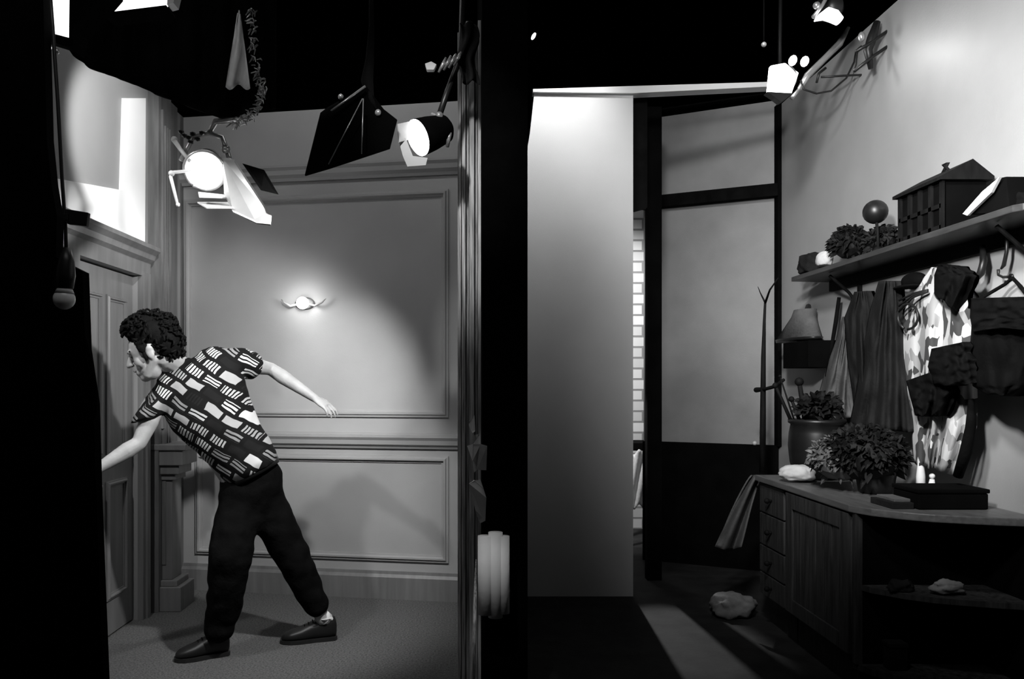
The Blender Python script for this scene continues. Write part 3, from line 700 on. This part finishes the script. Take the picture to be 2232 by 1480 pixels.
mb.tube([P(1742, 195, dC), P(1760, 165, dC), P(1800, 125, dC), P(1830, 95, dC), P(1850, 60, dC)], [.014, .022, .020, .022, .010])
mb.tube([P(1725, 215, dC), P(1742, 195, dC)], .012)
mb.build('arm', 'lamp_metal', t, True)
cbl = [P(1745, 175, dC-.02), P(1752, 195, dC-.02), P(1780, 204, dC-.02), P(1812, 198, dC-.02), P(1845, 170, dC), P(1862, 135, dC+.0), P(1866, 110, dC), P(1885, 95, dC)]
o = MB().tube(cbl, .006).tube([P(1790, 168, dC), P(1840, 165, dC), P(1880, 163, dC), P(1895, 150, dC), P(1900, 120, dC), P(1902, 70, dC)], .007).tube([P(1780, 180, dC), P(1785, 160, dC), P(1800, 148, dC)], .008).build('lamp_cable', 'black_metal', None, True)
tag(o, 'black cable looping from the blazing corner lamp along the right wall', 'cable')
t = thing('wall_bracket', 'black forked bracket at the top of the right wall', 'bracket', P(1895, 110, 4.7))
mb = MB().tube([P(1866, 112, 4.7), P(1895, 95, 4.7), P(1943, 62, 4.7)], .010).tube([P(1862, 155, 4.7), P(1900, 125, 4.7), P(1944, 95, 4.7)], .010)
mb.tube([P(1912, 48, 4.72), P(1900, 85, 4.72), P(1892, 110, 4.72), P(1898, 150, 4.72)], [.02, .03, .026, .014]); mb.build('fork', 'black_metal', t, True)
MB().ball(P(1878, 80, 4.68), (.02, .02, .03), 2).build('bolt', 'lamp_metal', t, True)
# lamp D higher up
t = thing('studio_lamp', 'small studio lamp high against the black, lit from below', 'studio lamp', P(1800, 40, 4.6))
mb = MB().loft([(P(1782, 38, 4.6), V((0, .05, 0)), V((0, 0, .012))), (P(1800, 30, 4.6), V((0, .06, 0)), V((0, 0, .028))), (P(1818, 36, 4.6), V((0, .06, 0)), V((0, 0, .028))), (P(1830, 46, 4.6), V((0, .05, 0)), V((0, 0, .012)))], 14)
mb.build('lens', 'soft_glow', t, True)
MB().tube([P(1772, 38, 4.62), P(1790, 15, 4.62), P(1810, -20, 4.62), P(1815, -60, 4.62)], [.012, .010, .012, .012]).ball(P(1780, 12, 4.62), .022).build('yoke', 'lamp_metal', t, True)
MB().tube([P(1806, 14, 4.66), P(1822, 20, 4.72)], [.085, .05], 20).build('housing', 'black_metal', t, True)
# pin points: highlights in the black, built as small hung balls
for px, py, d_, rr, m_, lab in ((1163, 79, 3.9, (.009, .009, .020), 'soft_glow', 'tiny glowing dot for a highlight in the black, just right of the divider'), (1665, 97, 3.9, (.013, .013, .013), 'lamp_metal', 'tiny dim dot above the blazing corner lamp')):
    q = P(px, py, d_); t = thing('highlight_dot', lab, 'highlight', q)
    MB().ball(q, rr, 2, Matrix.Rotation(.5, 3, 'Y')).build('globe', m_, t, True)
    MB().tube([q+V((0, 0, .01)), V((q.x, q.y, 4.27))], .003, 6).build('cable', 'black_cloth', t)
mb = MB().tube([(-2.6, 3.9, 4.28), (2.9, 3.9, 4.28)], .025, 12)
o = mb.build('lighting_pipe', 'black_metal', None, True); tag(o, 'black lighting pipe above both sets, out of the light', 'pipe')

# ================================================================== PAPERS AND ROLL ON THE WALL END
def sheet(pix, d, nm, lab, bend=.02):
    n = len(pix); mb = MB(); pts_ = [P(x, y, d+bend*math.sin(i*1.7)) for i, (x, y) in enumerate(pix)]
    mb.prism(pts_, (0, .004, 0)); o = mb.build(nm, 'old_paper'); return tag(o, lab, 'paper', None)
sheet([(1024, 918), (1034, 905), (1036, 940), (1030, 944), (1021, 925)], 3.45, 'paper_scrap', 'smallest paper scrap, topmost on the end of the dividing wall')
sheet([(1032, 948), (1047, 946), (1048, 968), (1062, 972), (1060, 1025), (1040, 1024), (1034, 1030), (1030, 1005), (1018, 972), (1031, 968)], 3.44, 'paper_scrap', 'widest torn paper on the end of the dividing wall')
sheet([(1034, 1048), (1047, 1045), (1054, 1065), (1060, 1085), (1058, 1135), (1046, 1141), (1036, 1112), (1022, 1054), (1034, 1046)], 3.43, 'paper_scrap', 'lowest long torn paper on the end of the dividing wall')
t = thing('paper_roll', 'upright bundle of bright white paper rolls against the black divider', 'paper roll', P(1074, 1340, 3.3))
for x, r, z0, z1, l in ((1058, .032, 1168, 1338, 'a'), (1080, .030, 1160, 1345, 'b'), (1098, .024, 1168, 1336, 'c')):
    mb = MB(); c0 = P(x, z1, 3.32); c1 = P(x, z0, 3.32); mb.tube([c0, c1], r, 28); mb.build('roll', 'paper', t, True)
mb = MB().tube([P(1106, 1255, 3.34), P(1106, 1230, 3.42)], .01); mb.box((P(1040, 0, 3.4).x, 3.36, P(0, 1300, 3.36).z), (P(1112, 0, 3.4).x, 3.50, P(0, 1290, 3.36).z)); mb.build('holder', 'black_metal', t)
o = MB().tube([(P(1030, 0, 3.5).x, 3.5, 0), (P(1033, 0, 3.5).x, 3.5, .3), P(1036, 1300, 3.55), P(1038, 1220, 3.7)], [.010, .009, .008, .004]).build('bent_strip', 'raw_wood', None, True)
tag(o, 'thin pale wooden strip bent along the foot of the dividing wall', 'strip')
# ================================================================== RIGHT SET FURNITURE
X0 = 1.835; CT = 0.92
def cabbox(name, y0, y1, mat='cabinet_wood', x1=XR-.005, z0=.18, z1=CT-.035):
    return MB().box((X0+.02, y0, z0), (x1, y1, z1))
YA, YB, YC = 5.03, 4.60, 3.80           # far end, drawer/door split, near corner
# drawer unit
t = thing('drawer_cabinet', 'narrow wooden drawer unit at the far end of the counter', 'cabinet', (X0+.3, (YA+YB)/2, 0))
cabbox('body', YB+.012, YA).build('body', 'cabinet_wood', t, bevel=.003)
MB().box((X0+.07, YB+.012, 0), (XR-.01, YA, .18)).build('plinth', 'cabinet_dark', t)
for k, (z0, z1) in enumerate(((.70, .875), (.50, .69), (.33, .49), (.19, .32))):
    d_ = MB().box((X0, YB+.03, z0), (X0+.02, YA-.02, z1)).build('drawer', 'cabinet_wood', t, bevel=.004)
    kc = V((X0, (YA+YB)/2, (z0+z1)/2))
    h = MB().tube([kc, kc-V((.02, 0, 0))], .008, 10).ball(kc-V((.028, 0, 0)), .017).build('knob', 'dark_wood', t, True); h.parent = d_; h.location = (0, 0, 0)
# door unit
t = thing('door_cabinet', 'wooden cabinet with a planked door in the middle of the counter', 'cabinet', (X0+.3, (YC+YB)/2, 0))
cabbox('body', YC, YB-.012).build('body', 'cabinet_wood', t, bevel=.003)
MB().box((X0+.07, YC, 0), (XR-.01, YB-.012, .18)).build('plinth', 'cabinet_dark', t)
mb = MB(); mb.box((X0, YC+.02, .20), (X0+.02, YB-.03, .875))
dd = mb.build('door', 'cabinet_wood', t, bevel=.003)
mb = MB(); y0, y1 = YC+.02, YB-.03
for a, b_ in ((y0, y0+.09), (y1-.09, y1)): mb.box((X0-.014, a, .20), (X0, b_, .875))
for a, b_ in ((.20, .28), (.79, .875)): mb.box((X0-.0139, y0+.09, a), (X0, y1-.09, b_))
fr = mb.build('door_frame', 'cabinet_wood', t, bevel=.003); fr.parent = dd; fr.location = (0, 0, 0)
mb = MB(); n = 6
for k in range(n):
    a = y0+.095+(y1-y0-.19)*k/n; mb.box((X0-.006, a, .28), (X0, a+(y1-y0-.19)/n-.012, .79))
fr = mb.build('plank', 'cabinet_wood', t, bevel=.002); fr.parent = dd; fr.location = (0, 0, 0)
# corner unit with open curved shelves
cur = [(X0, YC-.002), (1.875, 3.70), (1.97, 3.60), (2.07, 3.53), (2.18, 3.49), (2.30, 3.45), (XR-.004, 3.41)]
back = [(XR-.004, YC-.002)]
t = thing('corner_cabinet', 'curved open corner cabinet with dark shelves at the near end of the counter', 'cabinet', (2.15, 3.7, 0))
def shelf_poly(z, th, mat, nm, inset=0.0):
    mb = MB().prism([(x+inset*.7, min(y+inset, YC-.002), z) for x, y in cur]+[(x, y, z) for x, y in back], (0, 0, th)); return mb.build(nm, mat, t)
shelf_poly(.14, .03, 'cabinet_wood', 'shelf'); shelf_poly(.52, .025, 'cabinet_wood', 'shelf', .012)
shelf_poly(0, .14, 'black_paint', 'plinth', .05)
MB().box((X0+.02, YC-.03, .17), (XR-.01, YC-.005, CT-.035)).build('back_panel', 'black_paint', t)
MB().box((XR-.03, 3.43, .17), (XR-.003, YC-.03, CT-.035)).build('side_panel', 'black_paint', t)  # black panel added so the shelf recess stays dark
MB().box((X0-.002, YC-.035, .17), (X0+.03, YC-.002, CT-.035)).build('post', 'cabinet_wood', t)
# shelf contents
o = thing('folded_linen', 'crumpled pale cloth on the curved corner shelf, on its left side', 'cloth', (2.0, 3.62, .545))
def crum(cx, cy, cz, rx, ry, rz, seed, nm, mat, parent=None, amp=.35):
    mb = MB(); random.seed(seed); mb.ball((0, 0, 0), 1.0, 4)
    for v in mb.bm.verts:
        p = v.co.copy(); k = 1+amp*noise.noise(p*1.7+V((seed*3.1, 0, 0)))+amp*.4*noise.noise(p*5+V((seed, 0, 0)))
        v.co = V((cx+p.x*rx*k, cy+p.y*ry*k, cz+max(p.z, -.55)*rz*k))
    return mb.build(nm, mat, parent, True)
crum(1.99, 3.66, .565, .06, .035, .035, 3, 'cloth', 'mid_cloth', o)
o = crum(2.17, 3.60, .575, .07, .04, .035, 5, 'folded_napkin', 'sack_cloth'); tag(o, 'small folded pale napkin at the middle of the curved corner shelf', 'cloth')
t = thing('card_box', 'dim small box on the bottom corner shelf', 'box', (1.97, 3.68, .17))
MB().box((1.95, 3.68, .172), (2.03, 3.74, .28)).build('box_body', 'mid_cloth', t); MB().box((1.945, 3.675, .28), (2.035, 3.745, .295)).build('lid', 'mid_cloth', t)
# worktop
mb = MB(); out = [(X0-.02, YA+.01), (X0-.02, YC)]+[(x-(.012 if i < 5 else 0), y-.02) for i, (x, y) in enumerate(cur[1:])]+[(XR-.002, YA+.01)]
mb.prism([(x, y, CT-.035) for x, y in out], (0, 0, .035)); o = mb.build('counter_top', 'counter_wood', bevel=.005)
tag(o, 'pale wooden counter top running along the right wall to a curved end', 'counter top')

# long shelf on the right wall
SX = 2.20; SZ = 2.22
t = thing('wall_shelf', 'long dark wall shelf full of objects above the hanging coats', 'shelf', (2.33, 4.3, SZ))
mb = MB().prism([(SX+.0, 5.42, SZ-.03), (SX, 3.22, SZ-.03), (SX+.02, 3.18, SZ-.03), (XR-.001, 3.18, SZ-.03), (XR-.001, 5.46, SZ-.03)], (0, 0, .03))
mb.build('board', 'shelf_wood', t, bevel=.004)
for y in (5.0, 3.42):
    mb = MB(); mb.box((XR-.02, y-.015, SZ-.26), (XR-.001, y+.015, SZ-.03)); mb.tube([(XR-.01, y, SZ-.24), (XR-.08, y, SZ-.15), (XR-.2, y, SZ-.045)], .010); mb.build('bracket', 'dark_wood', t)
MB().box((XR-.022, 3.2, SZ-.10), (XR-.001, 5.4, SZ-.03)).build('rail', 'dark_wood', t)

# things on the shelf
t = thing('bundle', 'dark rounded bundle at the far tip of the wall shelf', 'bundle', PX(1778, 565, 2.3))
def on_shelf(px, X=2.33): return V((X, X*F/(px-1020), SZ))
p = on_shelf(1772); bpy.data.objects.remove(t)
o = crum(p.x, p.y, SZ+.075, .09, .11, .09, 8, 'yarn_bundle', 'mid_cloth', amp=.25); tag(o, 'dark rounded bundle at the far tip of the wall shelf', 'bundle')
p = on_shelf(1797, 2.28); o = crum(p.x, p.y, SZ+.065, .05, .06, .06, 9, 'white_jar', 'white_cloth', amp=.1); tag(o, 'small white bundle between dark bundles on the wall shelf', 'bundle')
def shaggy(name, c, r, n, seed, mat, ln=.07, parent=None):
    mb = MB(); random.seed(seed); c = V(c); mb.ball(c, (r[0]*.7, r[1]*.7, r[2]*.7), 2)
    for i in range(n):
        d_ = V((random.gauss(0, 1), random.gauss(0, 1), abs(random.gauss(0, 1))*1.1-.35)).normalized()
        p0 = c+V((d_.x*r[0]*.6, d_.y*r[1]*.6, d_.z*r[2]*.6)); a = (d_+V((random.gauss(0, .5), random.gauss(0, .5), random.gauss(0, .4)))).normalized(); L_ = ln*random.uniform(.5, 1.1)
        if p0.z < c.z-r[2]*.6: continue
        s_ = a.orthogonal().normalized(); s_ = (Matrix.Rotation(random.random()*6.28, 3, a) @ s_); wd = L_*.26; nn = a.cross(s_)*.006
        p1, p2, p3 = p0+a*L_*.35, p0+a*L_*.7, p0+a*L_+V((0, 0, -.01))
        mb.faces([p0, p1+s_*wd, p2+s_*wd*.8, p3, p2-s_*wd*.8, p1-s_*wd, p1+nn, p2+nn], [(0, 1, 6), (0, 6, 5), (1, 2, 7, 6), (6, 7, 4, 5), (2, 3, 7), (7, 3, 4)])
    o = mb.build(name, mat, parent, False, normals=False); return o
p = on_shelf(1850); o = shaggy('dried_plant', (p.x, p.y, SZ+.13), (.12, .17, .13), 420, 2, 'dark_leaf', .06); tag(o, 'shaggy dark dried plant on the far half of the wall shelf', 'plant')
p = on_shelf(1922); o = shaggy('dried_plant', (p.x, p.y, SZ+.08), (.09, .16, .09), 260, 6, 'dark_leaf', .055); tag(o, 'low dark dried plant on the wall shelf beside the lantern', 'plant')
t = thing('topiary_ball', 'dark ball on a thin stem standing up from the wall shelf', 'topiary', on_shelf(1912, 2.26))
q = PX(1908, 462, 2.26)
MB().ball(q, (.066, .066, .066), 3).build('ball', 'ceramic_dark', t, True)
b0 = on_shelf(1914, 2.26); MB().tube([b0, b0.lerp(q, .5)+V((0, -.01, 0)), q], .008).tube([b0, b0+V((0, 0, .03))], [.04, .015], 16).build('stem', 'dark_wood', t, True)
# house-like lantern crate
t = thing('slatted_crate', 'black house-shaped crate with a slatted roof on the wall shelf', 'crate', on_shelf(2040, 2.30))
xa, xb = 2.20, 2.42; ya = 4.08; yb = 3.72
H1 = .24; H2 = .32
mb = MB().box((xa+.02, yb, SZ), (xb, ya, SZ+H1)); mb.build('body', 'black_paint', t)
mb = MB(); xm = (xa+xb)/2+.03
mb.prism([(xa-.01, 0, SZ+H1), (xm, 0, SZ+H2), (xb+.02, 0, SZ+H1), (xb+.02, 0, SZ+H1-.015), (xa-.01, 0, SZ+H1-.015)], (0, ya-yb+.06, 0))
for v in mb.bm.verts: v.co.y += yb-.03
mb.build('roof', 'dark_wood', t)
for k in range(5):
    y = yb+.0+(ya-yb)*k/4; MB().box((xa+.008, y-.012, SZ), (xa+.02, y+.012, SZ+H1)).build('slat', 'dark_wood', t)
MB().box((xa+.008, yb, SZ+.1), (xa+.019, ya, SZ+.12)).box((xa+.008, yb, SZ), (xa+.019, ya, SZ+.02)).build('rail', 'dark_wood', t)
MB().tube([(xm, yb+.15, SZ+H2-.01), (xm, yb+.2, SZ+H2+.035), (xm, ya-.2, SZ+H2+.035), (xm, ya-.15, SZ+H2-.01)], .008).build('handle', 'dark_wood', t, True)
# pale open book / wedge
t = thing('leaning_board', 'pale triangular board leaning on the near end of the wall shelf', 'board', PX(2120, 465, 2.22))
MB().prism([PX(2098, 466, 2.21), PX(2140, 418, 2.21), PX(2178, 386, 2.21), PX(2160, 420, 2.21), PX(2108, 470, 2.21)], (.012, 0, 0)).build('board', 'paper', t)
t = thing('black_block', 'black block at the near end of the wall shelf behind the pale board', 'block', on_shelf(2175, 2.33))
MB().prism([PX(2108, 468, 2.235), PX(2178, 388, 2.235), PX(2192, 385, 2.235), PX(2200, 462, 2.235)], (.17, 0, 0)).build('block', 'black_paint', t, bevel=.004)
t['category'] = 'block'
o = crum(2.32, 3.32, SZ+.03, .06, .08, .05, 14, 'dark_glove', 'soft_black'); tag(o, 'dark crumpled glove at the near tip of the wall shelf', 'glove')

# hooks below
def hookat(px, py, lab):
    p0 = PX(px, py, XR-.002); mb = MB().tube([p0, p0+V((-.04, 0, 0)), p0+V((-.06, 0, .01)), p0+V((-.06, 0, .035))], [.007, .006, .006, .007]).tube([p0, p0+V((-.006, 0, 0))], .016, 12)
    o = mb.build('coat_hook', 'black_metal', None, True); tag(o, lab, 'hook'); return o
hookat(2205, 604, 'black coat hook on the right wall above the black bag')
o = MB().tube([PX(2142, 535, 2.42), PX(2144, 570, 2.40), PX(2138, 595, 2.39), PX(2122, 612, 2.39), PX(2105, 618, 2.40)], [.012, .017, .018, .016, .01]).build('curved_horn', 'black_metal', None, True)
tag(o, 'black curved horn-like hook between the shelf and the patterned garment', 'hook')
o = MB().tube([PX(2196, 500, 2.40), PX(2194, 550, 2.40), PX(2188, 578, 2.40), PX(2182, 586, 2.40)], [.007, .008, .009, .005]).build('hanging_hook', 'black_metal', None, True)
tag(o, 'thin dark hook hanging from the near end of the wall shelf', 'hook')

# hanging garments: closed shapes lying along the right wall
def garment(name, L_, R_, X, mat, folds, amp, bulge, seed, parent=None, back=XR-.006, n=34):
    """L_/R_: edge points (px,py) from top to bottom, on plane X"""
    def edge(E, v):
        u = v*(len(E)-1); k = min(int(u), len(E)-2); f_ = u-k; return E[k][0]+(E[k+1][0]-E[k][0])*f_, E[k][1]+(E[k+1][1]-E[k][1])*f_
    mb = MB(); nv = 36; rings = []
    for j in range(nv+1):
        v = j/nv; l, r = edge(L_, v), edge(R_, v); ring = []
        for i in range(n+1):
            u = i/n; px = l[0]+(r[0]-l[0])*u; py = l[1]+(r[1]-l[1])*u+3*math.sin(u*folds*2*PI+seed)*v
            env = math.sin(PI*u)**.5 if 0 < u < 1 else 0
            o_ = bulge*env*(.5+.5*v)+amp*noise.noise(V((u*folds*1.6+v*.8, v*1.1, seed*2.3)))*2.2*env*(.45+.55*v)+.018*noise.noise(V((u*6, v*6, seed)))
            ring.append(mb.bm.verts.new(PX(px, py, X-o_)))
        for i in range(n, -1, -1):
            q = ring[i].co; ring.append(mb.bm.verts.new(V((min(back, X+.03), q.y, q.z))))
        rings.append(ring)
    m_ = len(rings[0])
    for a, b_ in zip(rings, rings[1:]):
        for i in range(m_): mb.bm.faces.new((a[i], a[(i+1) % m_], b_[(i+1) % m_], b_[i]))
    mb.bm.faces.new(rings[0]); mb.bm.faces.new(rings[-1][::-1])
    return mb.build(name, mat, parent, True)
o = garment('hanging_coat', [(1836, 690), (1826, 730), (1800, 800), (1778, 880), (1766, 940)], [(1842, 690), (1850, 740), (1850, 800), (1853, 870), (1860, 908)], 2.40, 'grey_cloth', 3, .03, .04, 1)
tag(o, 'light grey cloth flaring to a point, leftmost of the hanging garments', 'garment')
o = garment('hanging_coat', [(1862, 636), (1840, 692), (1846, 780), (1858, 860), (1864, 935)], [(1888, 634), (1900, 690), (1905, 780), (1905, 860), (1900, 935)], 2.36, 'mid_cloth', 3, .03, .05, 2)
tag(o, 'dark coat with a bunched top, next right of the light grey cloth', 'garment')
o = garment('hanging_coat', [(1915, 612), (1895, 680), (1880, 760), (1866, 850), (1850, 930)], [(1952, 612), (1958, 690), (1966, 780), (1978, 860), (1985, 940)], 2.33, 'mid_cloth', 4, .045, .06, 3)
tag(o, 'long dark coat with deep folds beside the patterned garment', 'garment')
o = MB().tube([PX(1829, 648, 2.40), PX(1822, 700, 2.39), PX(1812, 760, 2.39), PX(1800, 820, 2.39)], [.012, .014, .012, .006]).build('hanging_strap', 'soft_black', None, True)
tag(o, 'thin black strap hanging at the left edge of the light grey cloth', 'strap')
t = thing('hanging_jacket', 'pale patchwork patterned jacket with black patches hanging beside the black bag', 'garment', PX(2040, 1000, 2.40))
garment('jacket_body', [(2030, 582), (1975, 660), (1960, 740), (1968, 840), (1985, 930), (1990, 1010)], [(2075, 590), (2118, 650), (2122, 740), (2118, 850), (2116, 930), (2085, 1035)], 2.36, 'patch_print', 4, .03, .06, 5, t)
sub(garment('hood', [(2045, 576), (2036, 600), (2036, 640)], [(2092, 582), (2115, 602), (2085, 680)], 2.30, 'soft_black', 2, .02, .05, 6, t), 'black hood')
MB().tube([PX(2117, 870, 2.32), PX(2116, 930, 2.32), PX(2105, 985, 2.32), PX(2088, 1038, 2.32)], [.012, .022, .026, .022], 10).build('sleeve_trim', 'soft_black', t, True)
t = thing('newsboy_cap', 'black cap hanging between the long dark coat and the patterned jacket', 'cap', PX(1995, 615, 2.36))
q = PX(1992, 612, 2.36); MB().ball(q, (.05, .09, .045), 3).build('crown', 'soft_black', t, True)
MB().ball(q+V((-.03, .02, -.03)), (.05, .10, .012), 2).build('brim', 'soft_black', t, True)
t = thing('hanging_basket', 'thin black wire loops hanging below the black cap', 'wire basket', PX(1985, 700, 2.3))
for k in range(3):
    MB().tube([PX(1960, 655+k*12, 2.29), PX(1990, 640+k*4, 2.29), PX(2022, 632+k*2, 2.29)], .006).build('wire', 'black_metal', t, True)
MB().tube([PX(1957+22*(1+math.sin(a)), 690+28*math.cos(a), 2.29) for a in [k*.45 for k in range(14)]], .007).build('ring', 'black_metal', t, True)
t = thing('black_bag', 'large black bag hanging at the right edge of the picture', 'bag', PX(2170, 850, 2.3))
garment('bag_body', [(2122, 656), (2118, 700), (2112, 790), (2120, 840), (2150, 858)], [(2250, 650), (2250, 700), (2248, 780), (2238, 840), (2205, 862)], 2.30, 'soft_black', 2, .012, .07, 7, t)
garment('flap', [(2116, 650), (2114, 690), (2120, 720)], [(2252, 646), (2254, 690), (2246, 716)], 2.27, 'soft_black', 1, .006, .06, 8, t, back=2.31)
MB().tube([PX(2130, 655, 2.33), PX(2190, 620, 2.42), PX(2207, 606, 2.42), PX(2225, 625, 2.42), PX(2245, 652, 2.33)], .008).build('strap', 'soft_black', t, True)
o = garment('dark_scarf', [(1975, 830), (1985, 870), (1995, 905)], [(2060, 800), (2075, 850), (2050, 905)], 2.26, 'soft_black', 3, .03, .04, 9, back=2.30); tag(o, 'black scarf knotted across the lower patterned jacket', 'scarf')
o = garment('dark_scarf', [(2030, 760), (2022, 800), (2035, 840)], [(2100, 745), (2112, 790), (2120, 835)], 2.24, 'soft_black', 2, .02, .04, 10, back=2.28); tag(o, 'black bundle of cloth between the patterned jacket and the black bag', 'scarf')

# lamp-like birdhouse on the wall
t = thing('wall_lantern', 'wall lantern with a pale tapered shade over a black box', 'lantern', PX(1745, 800, 2.38))
q = PX(1738, 672, 2.37)
def rp(px, py, X, rx, ry): return (PX(px, py, X), V((rx, 0, 0)), V((0, ry, 0)))
MB().loft([rp(1755, 675, 2.37, .07, .10), rp(1752, 690, 2.37, .075, .12), rp(1740, 738, 2.36, .11, .30)], 4+16).build('shade', 'grey_cloth', t, True)
MB().loft([rp(1740, 738, 2.36, .115, .31), rp(1740, 744, 2.36, .112, .30)], 20).build('shade_rim', 'black_metal', t, True)
y0_ = 2.34*F/(1728-1020); y1_ = 2.34*F/(1785-1020)
za = PX(1755, 745, 2.34).z; zb = PX(1755, 802, 2.34).z
MB().box((2.27, y1_, zb), (XR-.002, y0_, za)).build('box', 'black_paint', t, bevel=.004)
MB().tube([PX(1760, 675, 2.4), PX(1762, 668, 2.45)], .02).build('bracket', 'black_metal', t)

# tall forked stick stand and pot on the counter
t = thing('branch_stand', 'tall thin forked dark branch standing at the far end of the counter', 'branch', PZ(1665, 1032, CT))
XB = 1.96
MB().tube([PX(1662, 1030, XB), PX(1663, 900, XB), PX(1664, 780, XB), PX(1666, 700, XB), PX(1668, 655, XB)], [.022, .020, .016, .010, .008]).tube([PX(1668, 660, XB), PX(1678, 632, XB), PX(1696, 606, XB)], [.008, .006, .003]).tube([PX(1668, 660, XB), PX(1658, 640, XB), PX(1652, 625, XB)], [.007, .004, .002]).build('branch', 'dark_wood', t, True)
MB().tube([PX(1648, 850, XB), PX(1668, 848, XB), PX(1690, 842, XB), PX(1708, 828, XB)], [.018, .012, .012, .010]).build('side_branch', 'dark_wood', t, True)
t = thing('potted_fern', 'large dark pot with fern and sticks at the far end of the counter', 'potted plant', (2.14, 4.86, CT))
pc = V((2.12, 4.84, CT)); mb = MB(); 
mb.loft([(pc+V((0, 0, z)), V((r, 0, 0)), V((0, r, 0))) for z, r in ((0, .10), (.02, .13), (.1, .155), (.2, .165), (.28, .16), (.33, .15), (.34, .165), (.36, .165))], 24); mb.build('pot', 'ceramic_dark', t, True)
for px, py, rr in ((1690, 840, .012), (1742, 832, .018), (1725, 870, .012), (1700, 820, .006)):
    q = P(px, py, 4.84); MB().tube([pc+V(((q.x-pc.x)*.5, .02, .3)), q], [rr, rr*.8]).ball(q, rr*1.5).build('stick', 'dark_wood', t, True)
shaggy('fern', (2.12, 4.82, CT+.42), (.15, .15, .10), 160, 12, 'dark_leaf', .08, t)
p = PZ(1742, 1052, CT); o = crum(p.x, p.y+.03, CT+.045, .10, .08, .055, 21, 'white_rag', 'white_cloth', amp=.2); tag(o, 'crumpled white cloth on the counter beside the leafy plant', 'cloth')
# leafy plant on counter
t = thing('leafy_plant', 'bushy pale-leaved plant in the middle of the counter', 'plant', (2.15, 4.2, CT))
MB().loft([(V((2.15, 4.2, CT+z)), V((r, 0, 0)), V((0, r, 0))) for z, r in ((0, .07), (.01, .085), (.1, .10), (.11, .095))], 20).build('pot', 'ceramic_dark', t, True)
shaggy('foliage', (2.10, 4.22, CT+.20), (.27, .30, .20), 900, 31, 'dark_leaf', .07, t)
shaggy('light_foliage', (2.02, 4.30, CT+.17), (.22, .25, .17), 420, 32, 'leaf', .06, t)
# black box stack, white figurine
t = thing('black_case', 'flat black case lying on the near end of the counter', 'case', (2.2, 3.75, CT))
pa = PZ(1985, 1098, CT); MB().box((2.06, 3.64, CT), (2.38, 3.86, CT+.075)).build('case_body', 'black_paint', t, bevel=.008); MB().box((2.055, 3.635, CT+.075), (2.385, 3.865, CT+.095)).build('lid', 'black_paint', t, bevel=.006)
o = MB().box((1.95, 3.66, CT), (2.05, 3.86, CT+.03)).build('notebook', 'mid_cloth', bevel=.003); tag(o, 'closed dark notebook under the flat black case, on its left', 'notebook')
o = MB().box((1.97, 3.68, CT+.03), (2.045, 3.84, CT+.045)).build('notebook', 'grey_cloth', bevel=.003); tag(o, 'small grey notebook on top of the dark notebook', 'notebook')
t = thing('white_figurine', 'tiny white figurine standing behind the flat black case', 'figurine', P(2030, 1062, 4.02))
q = V((P(2030, 0, 3.98).x, 3.98, CT)); MB().tube([q, q+V((0, 0, .05)), q+V((.004, 0, .10))], [.018, .02, .011], 12).build('body', 'white_paint', t, True)
MB().ball(q+V((.004, 0, .115)), .014, 2).build('head', 'white_paint', t, True); t.location = q
for ch in t.children: ch.location = -t.location
q = V((P(2007, 0, 4.1).x, 4.1, CT)); o = MB().tube([q, q+V((0, 0, .1)), q+V((0, 0, .19)), q+V((0, 0, .23))], [.022, .022, .012, .004], 14).build('candle', 'paper', None, True); tag(o, 'slim white candle rising between the plant and the patterned jacket', 'candle')

# cloth hanging over the far end of the counter, cushion on the floor
def hcl(u, v):
    x = 1650-62*v**.8+(u-.5)*(24+34*v); y = 1036+165*v-18*abs(u-.5)*v
    q = P(x, y, 5.12+.05*math.sin(u*9+v*2)); return q
o = MB().grid(hcl, 24, 24).build('tea_towel', 'grey_cloth', None, True, solid=.008); tag(o, 'limp grey towel hanging from the far end of the counter', 'towel')
o = crum(P(1596, 1340, 5.15).x, 5.15, .055, .15, .12, .085, 41, 'cloth_sack', 'sack_cloth', amp=.3); tag(o, 'crumpled pale sack on the floor beside the drawer unit', 'sack')
o = MB().ball(PX(1645, 966, 1.95), .016, 2).build('brass_knob', 'white_metal', None, True); tag(o, 'small shiny knob catching light beside the dark pot', 'knob')

# seen through the gap
t = thing('side_table', 'small dark table seen through the brick gap', 'table', (1.6, 7.4, 0))
MB().box((1.45, 7.3, .88), (2.0, 7.7, .95)).build('table_top', 'black_paint', t)
for x, y in ((1.48, 7.33), (1.48, 7.66), (1.96, 7.33), (1.96, 7.66)): MB().box((x-.02, y-.02, 0), (x+.02, y+.02, .88)).build('leg', 'black_paint', t)
def gcl(u, v): return P(1376+u*40, 985+120*v+6*math.sin(u*11), 7.25+.02*math.sin(u*12+v*7))
o = MB().grid(gcl, 12, 16).build('table_cloth', 'white_cloth', None, True, solid=.008); tag(o, 'pale cloth hanging from the table seen through the brick gap', 'cloth')

# groups of repeats
for pre, grp in (('hanging_coat', 'coats hanging below the wall shelf'), ('studio_lamp', 'studio lamps over the sets'), ('soft_light', 'soft lights at the top left'), ('paper_scrap', 'paper scraps on the end of the dividing wall'),
                 ('dried_plant', 'dried plants on the wall shelf'), ('dark_scarf', 'dark scarves over the patterned jacket'), ('highlight_dot', 'tiny bright dots in the black'), ('notebook', 'notebooks on the counter')):
    for o in sc.objects:
        if o.parent is None and o.name.split('.')[0] == pre and 'label' in o: o['group'] = grp
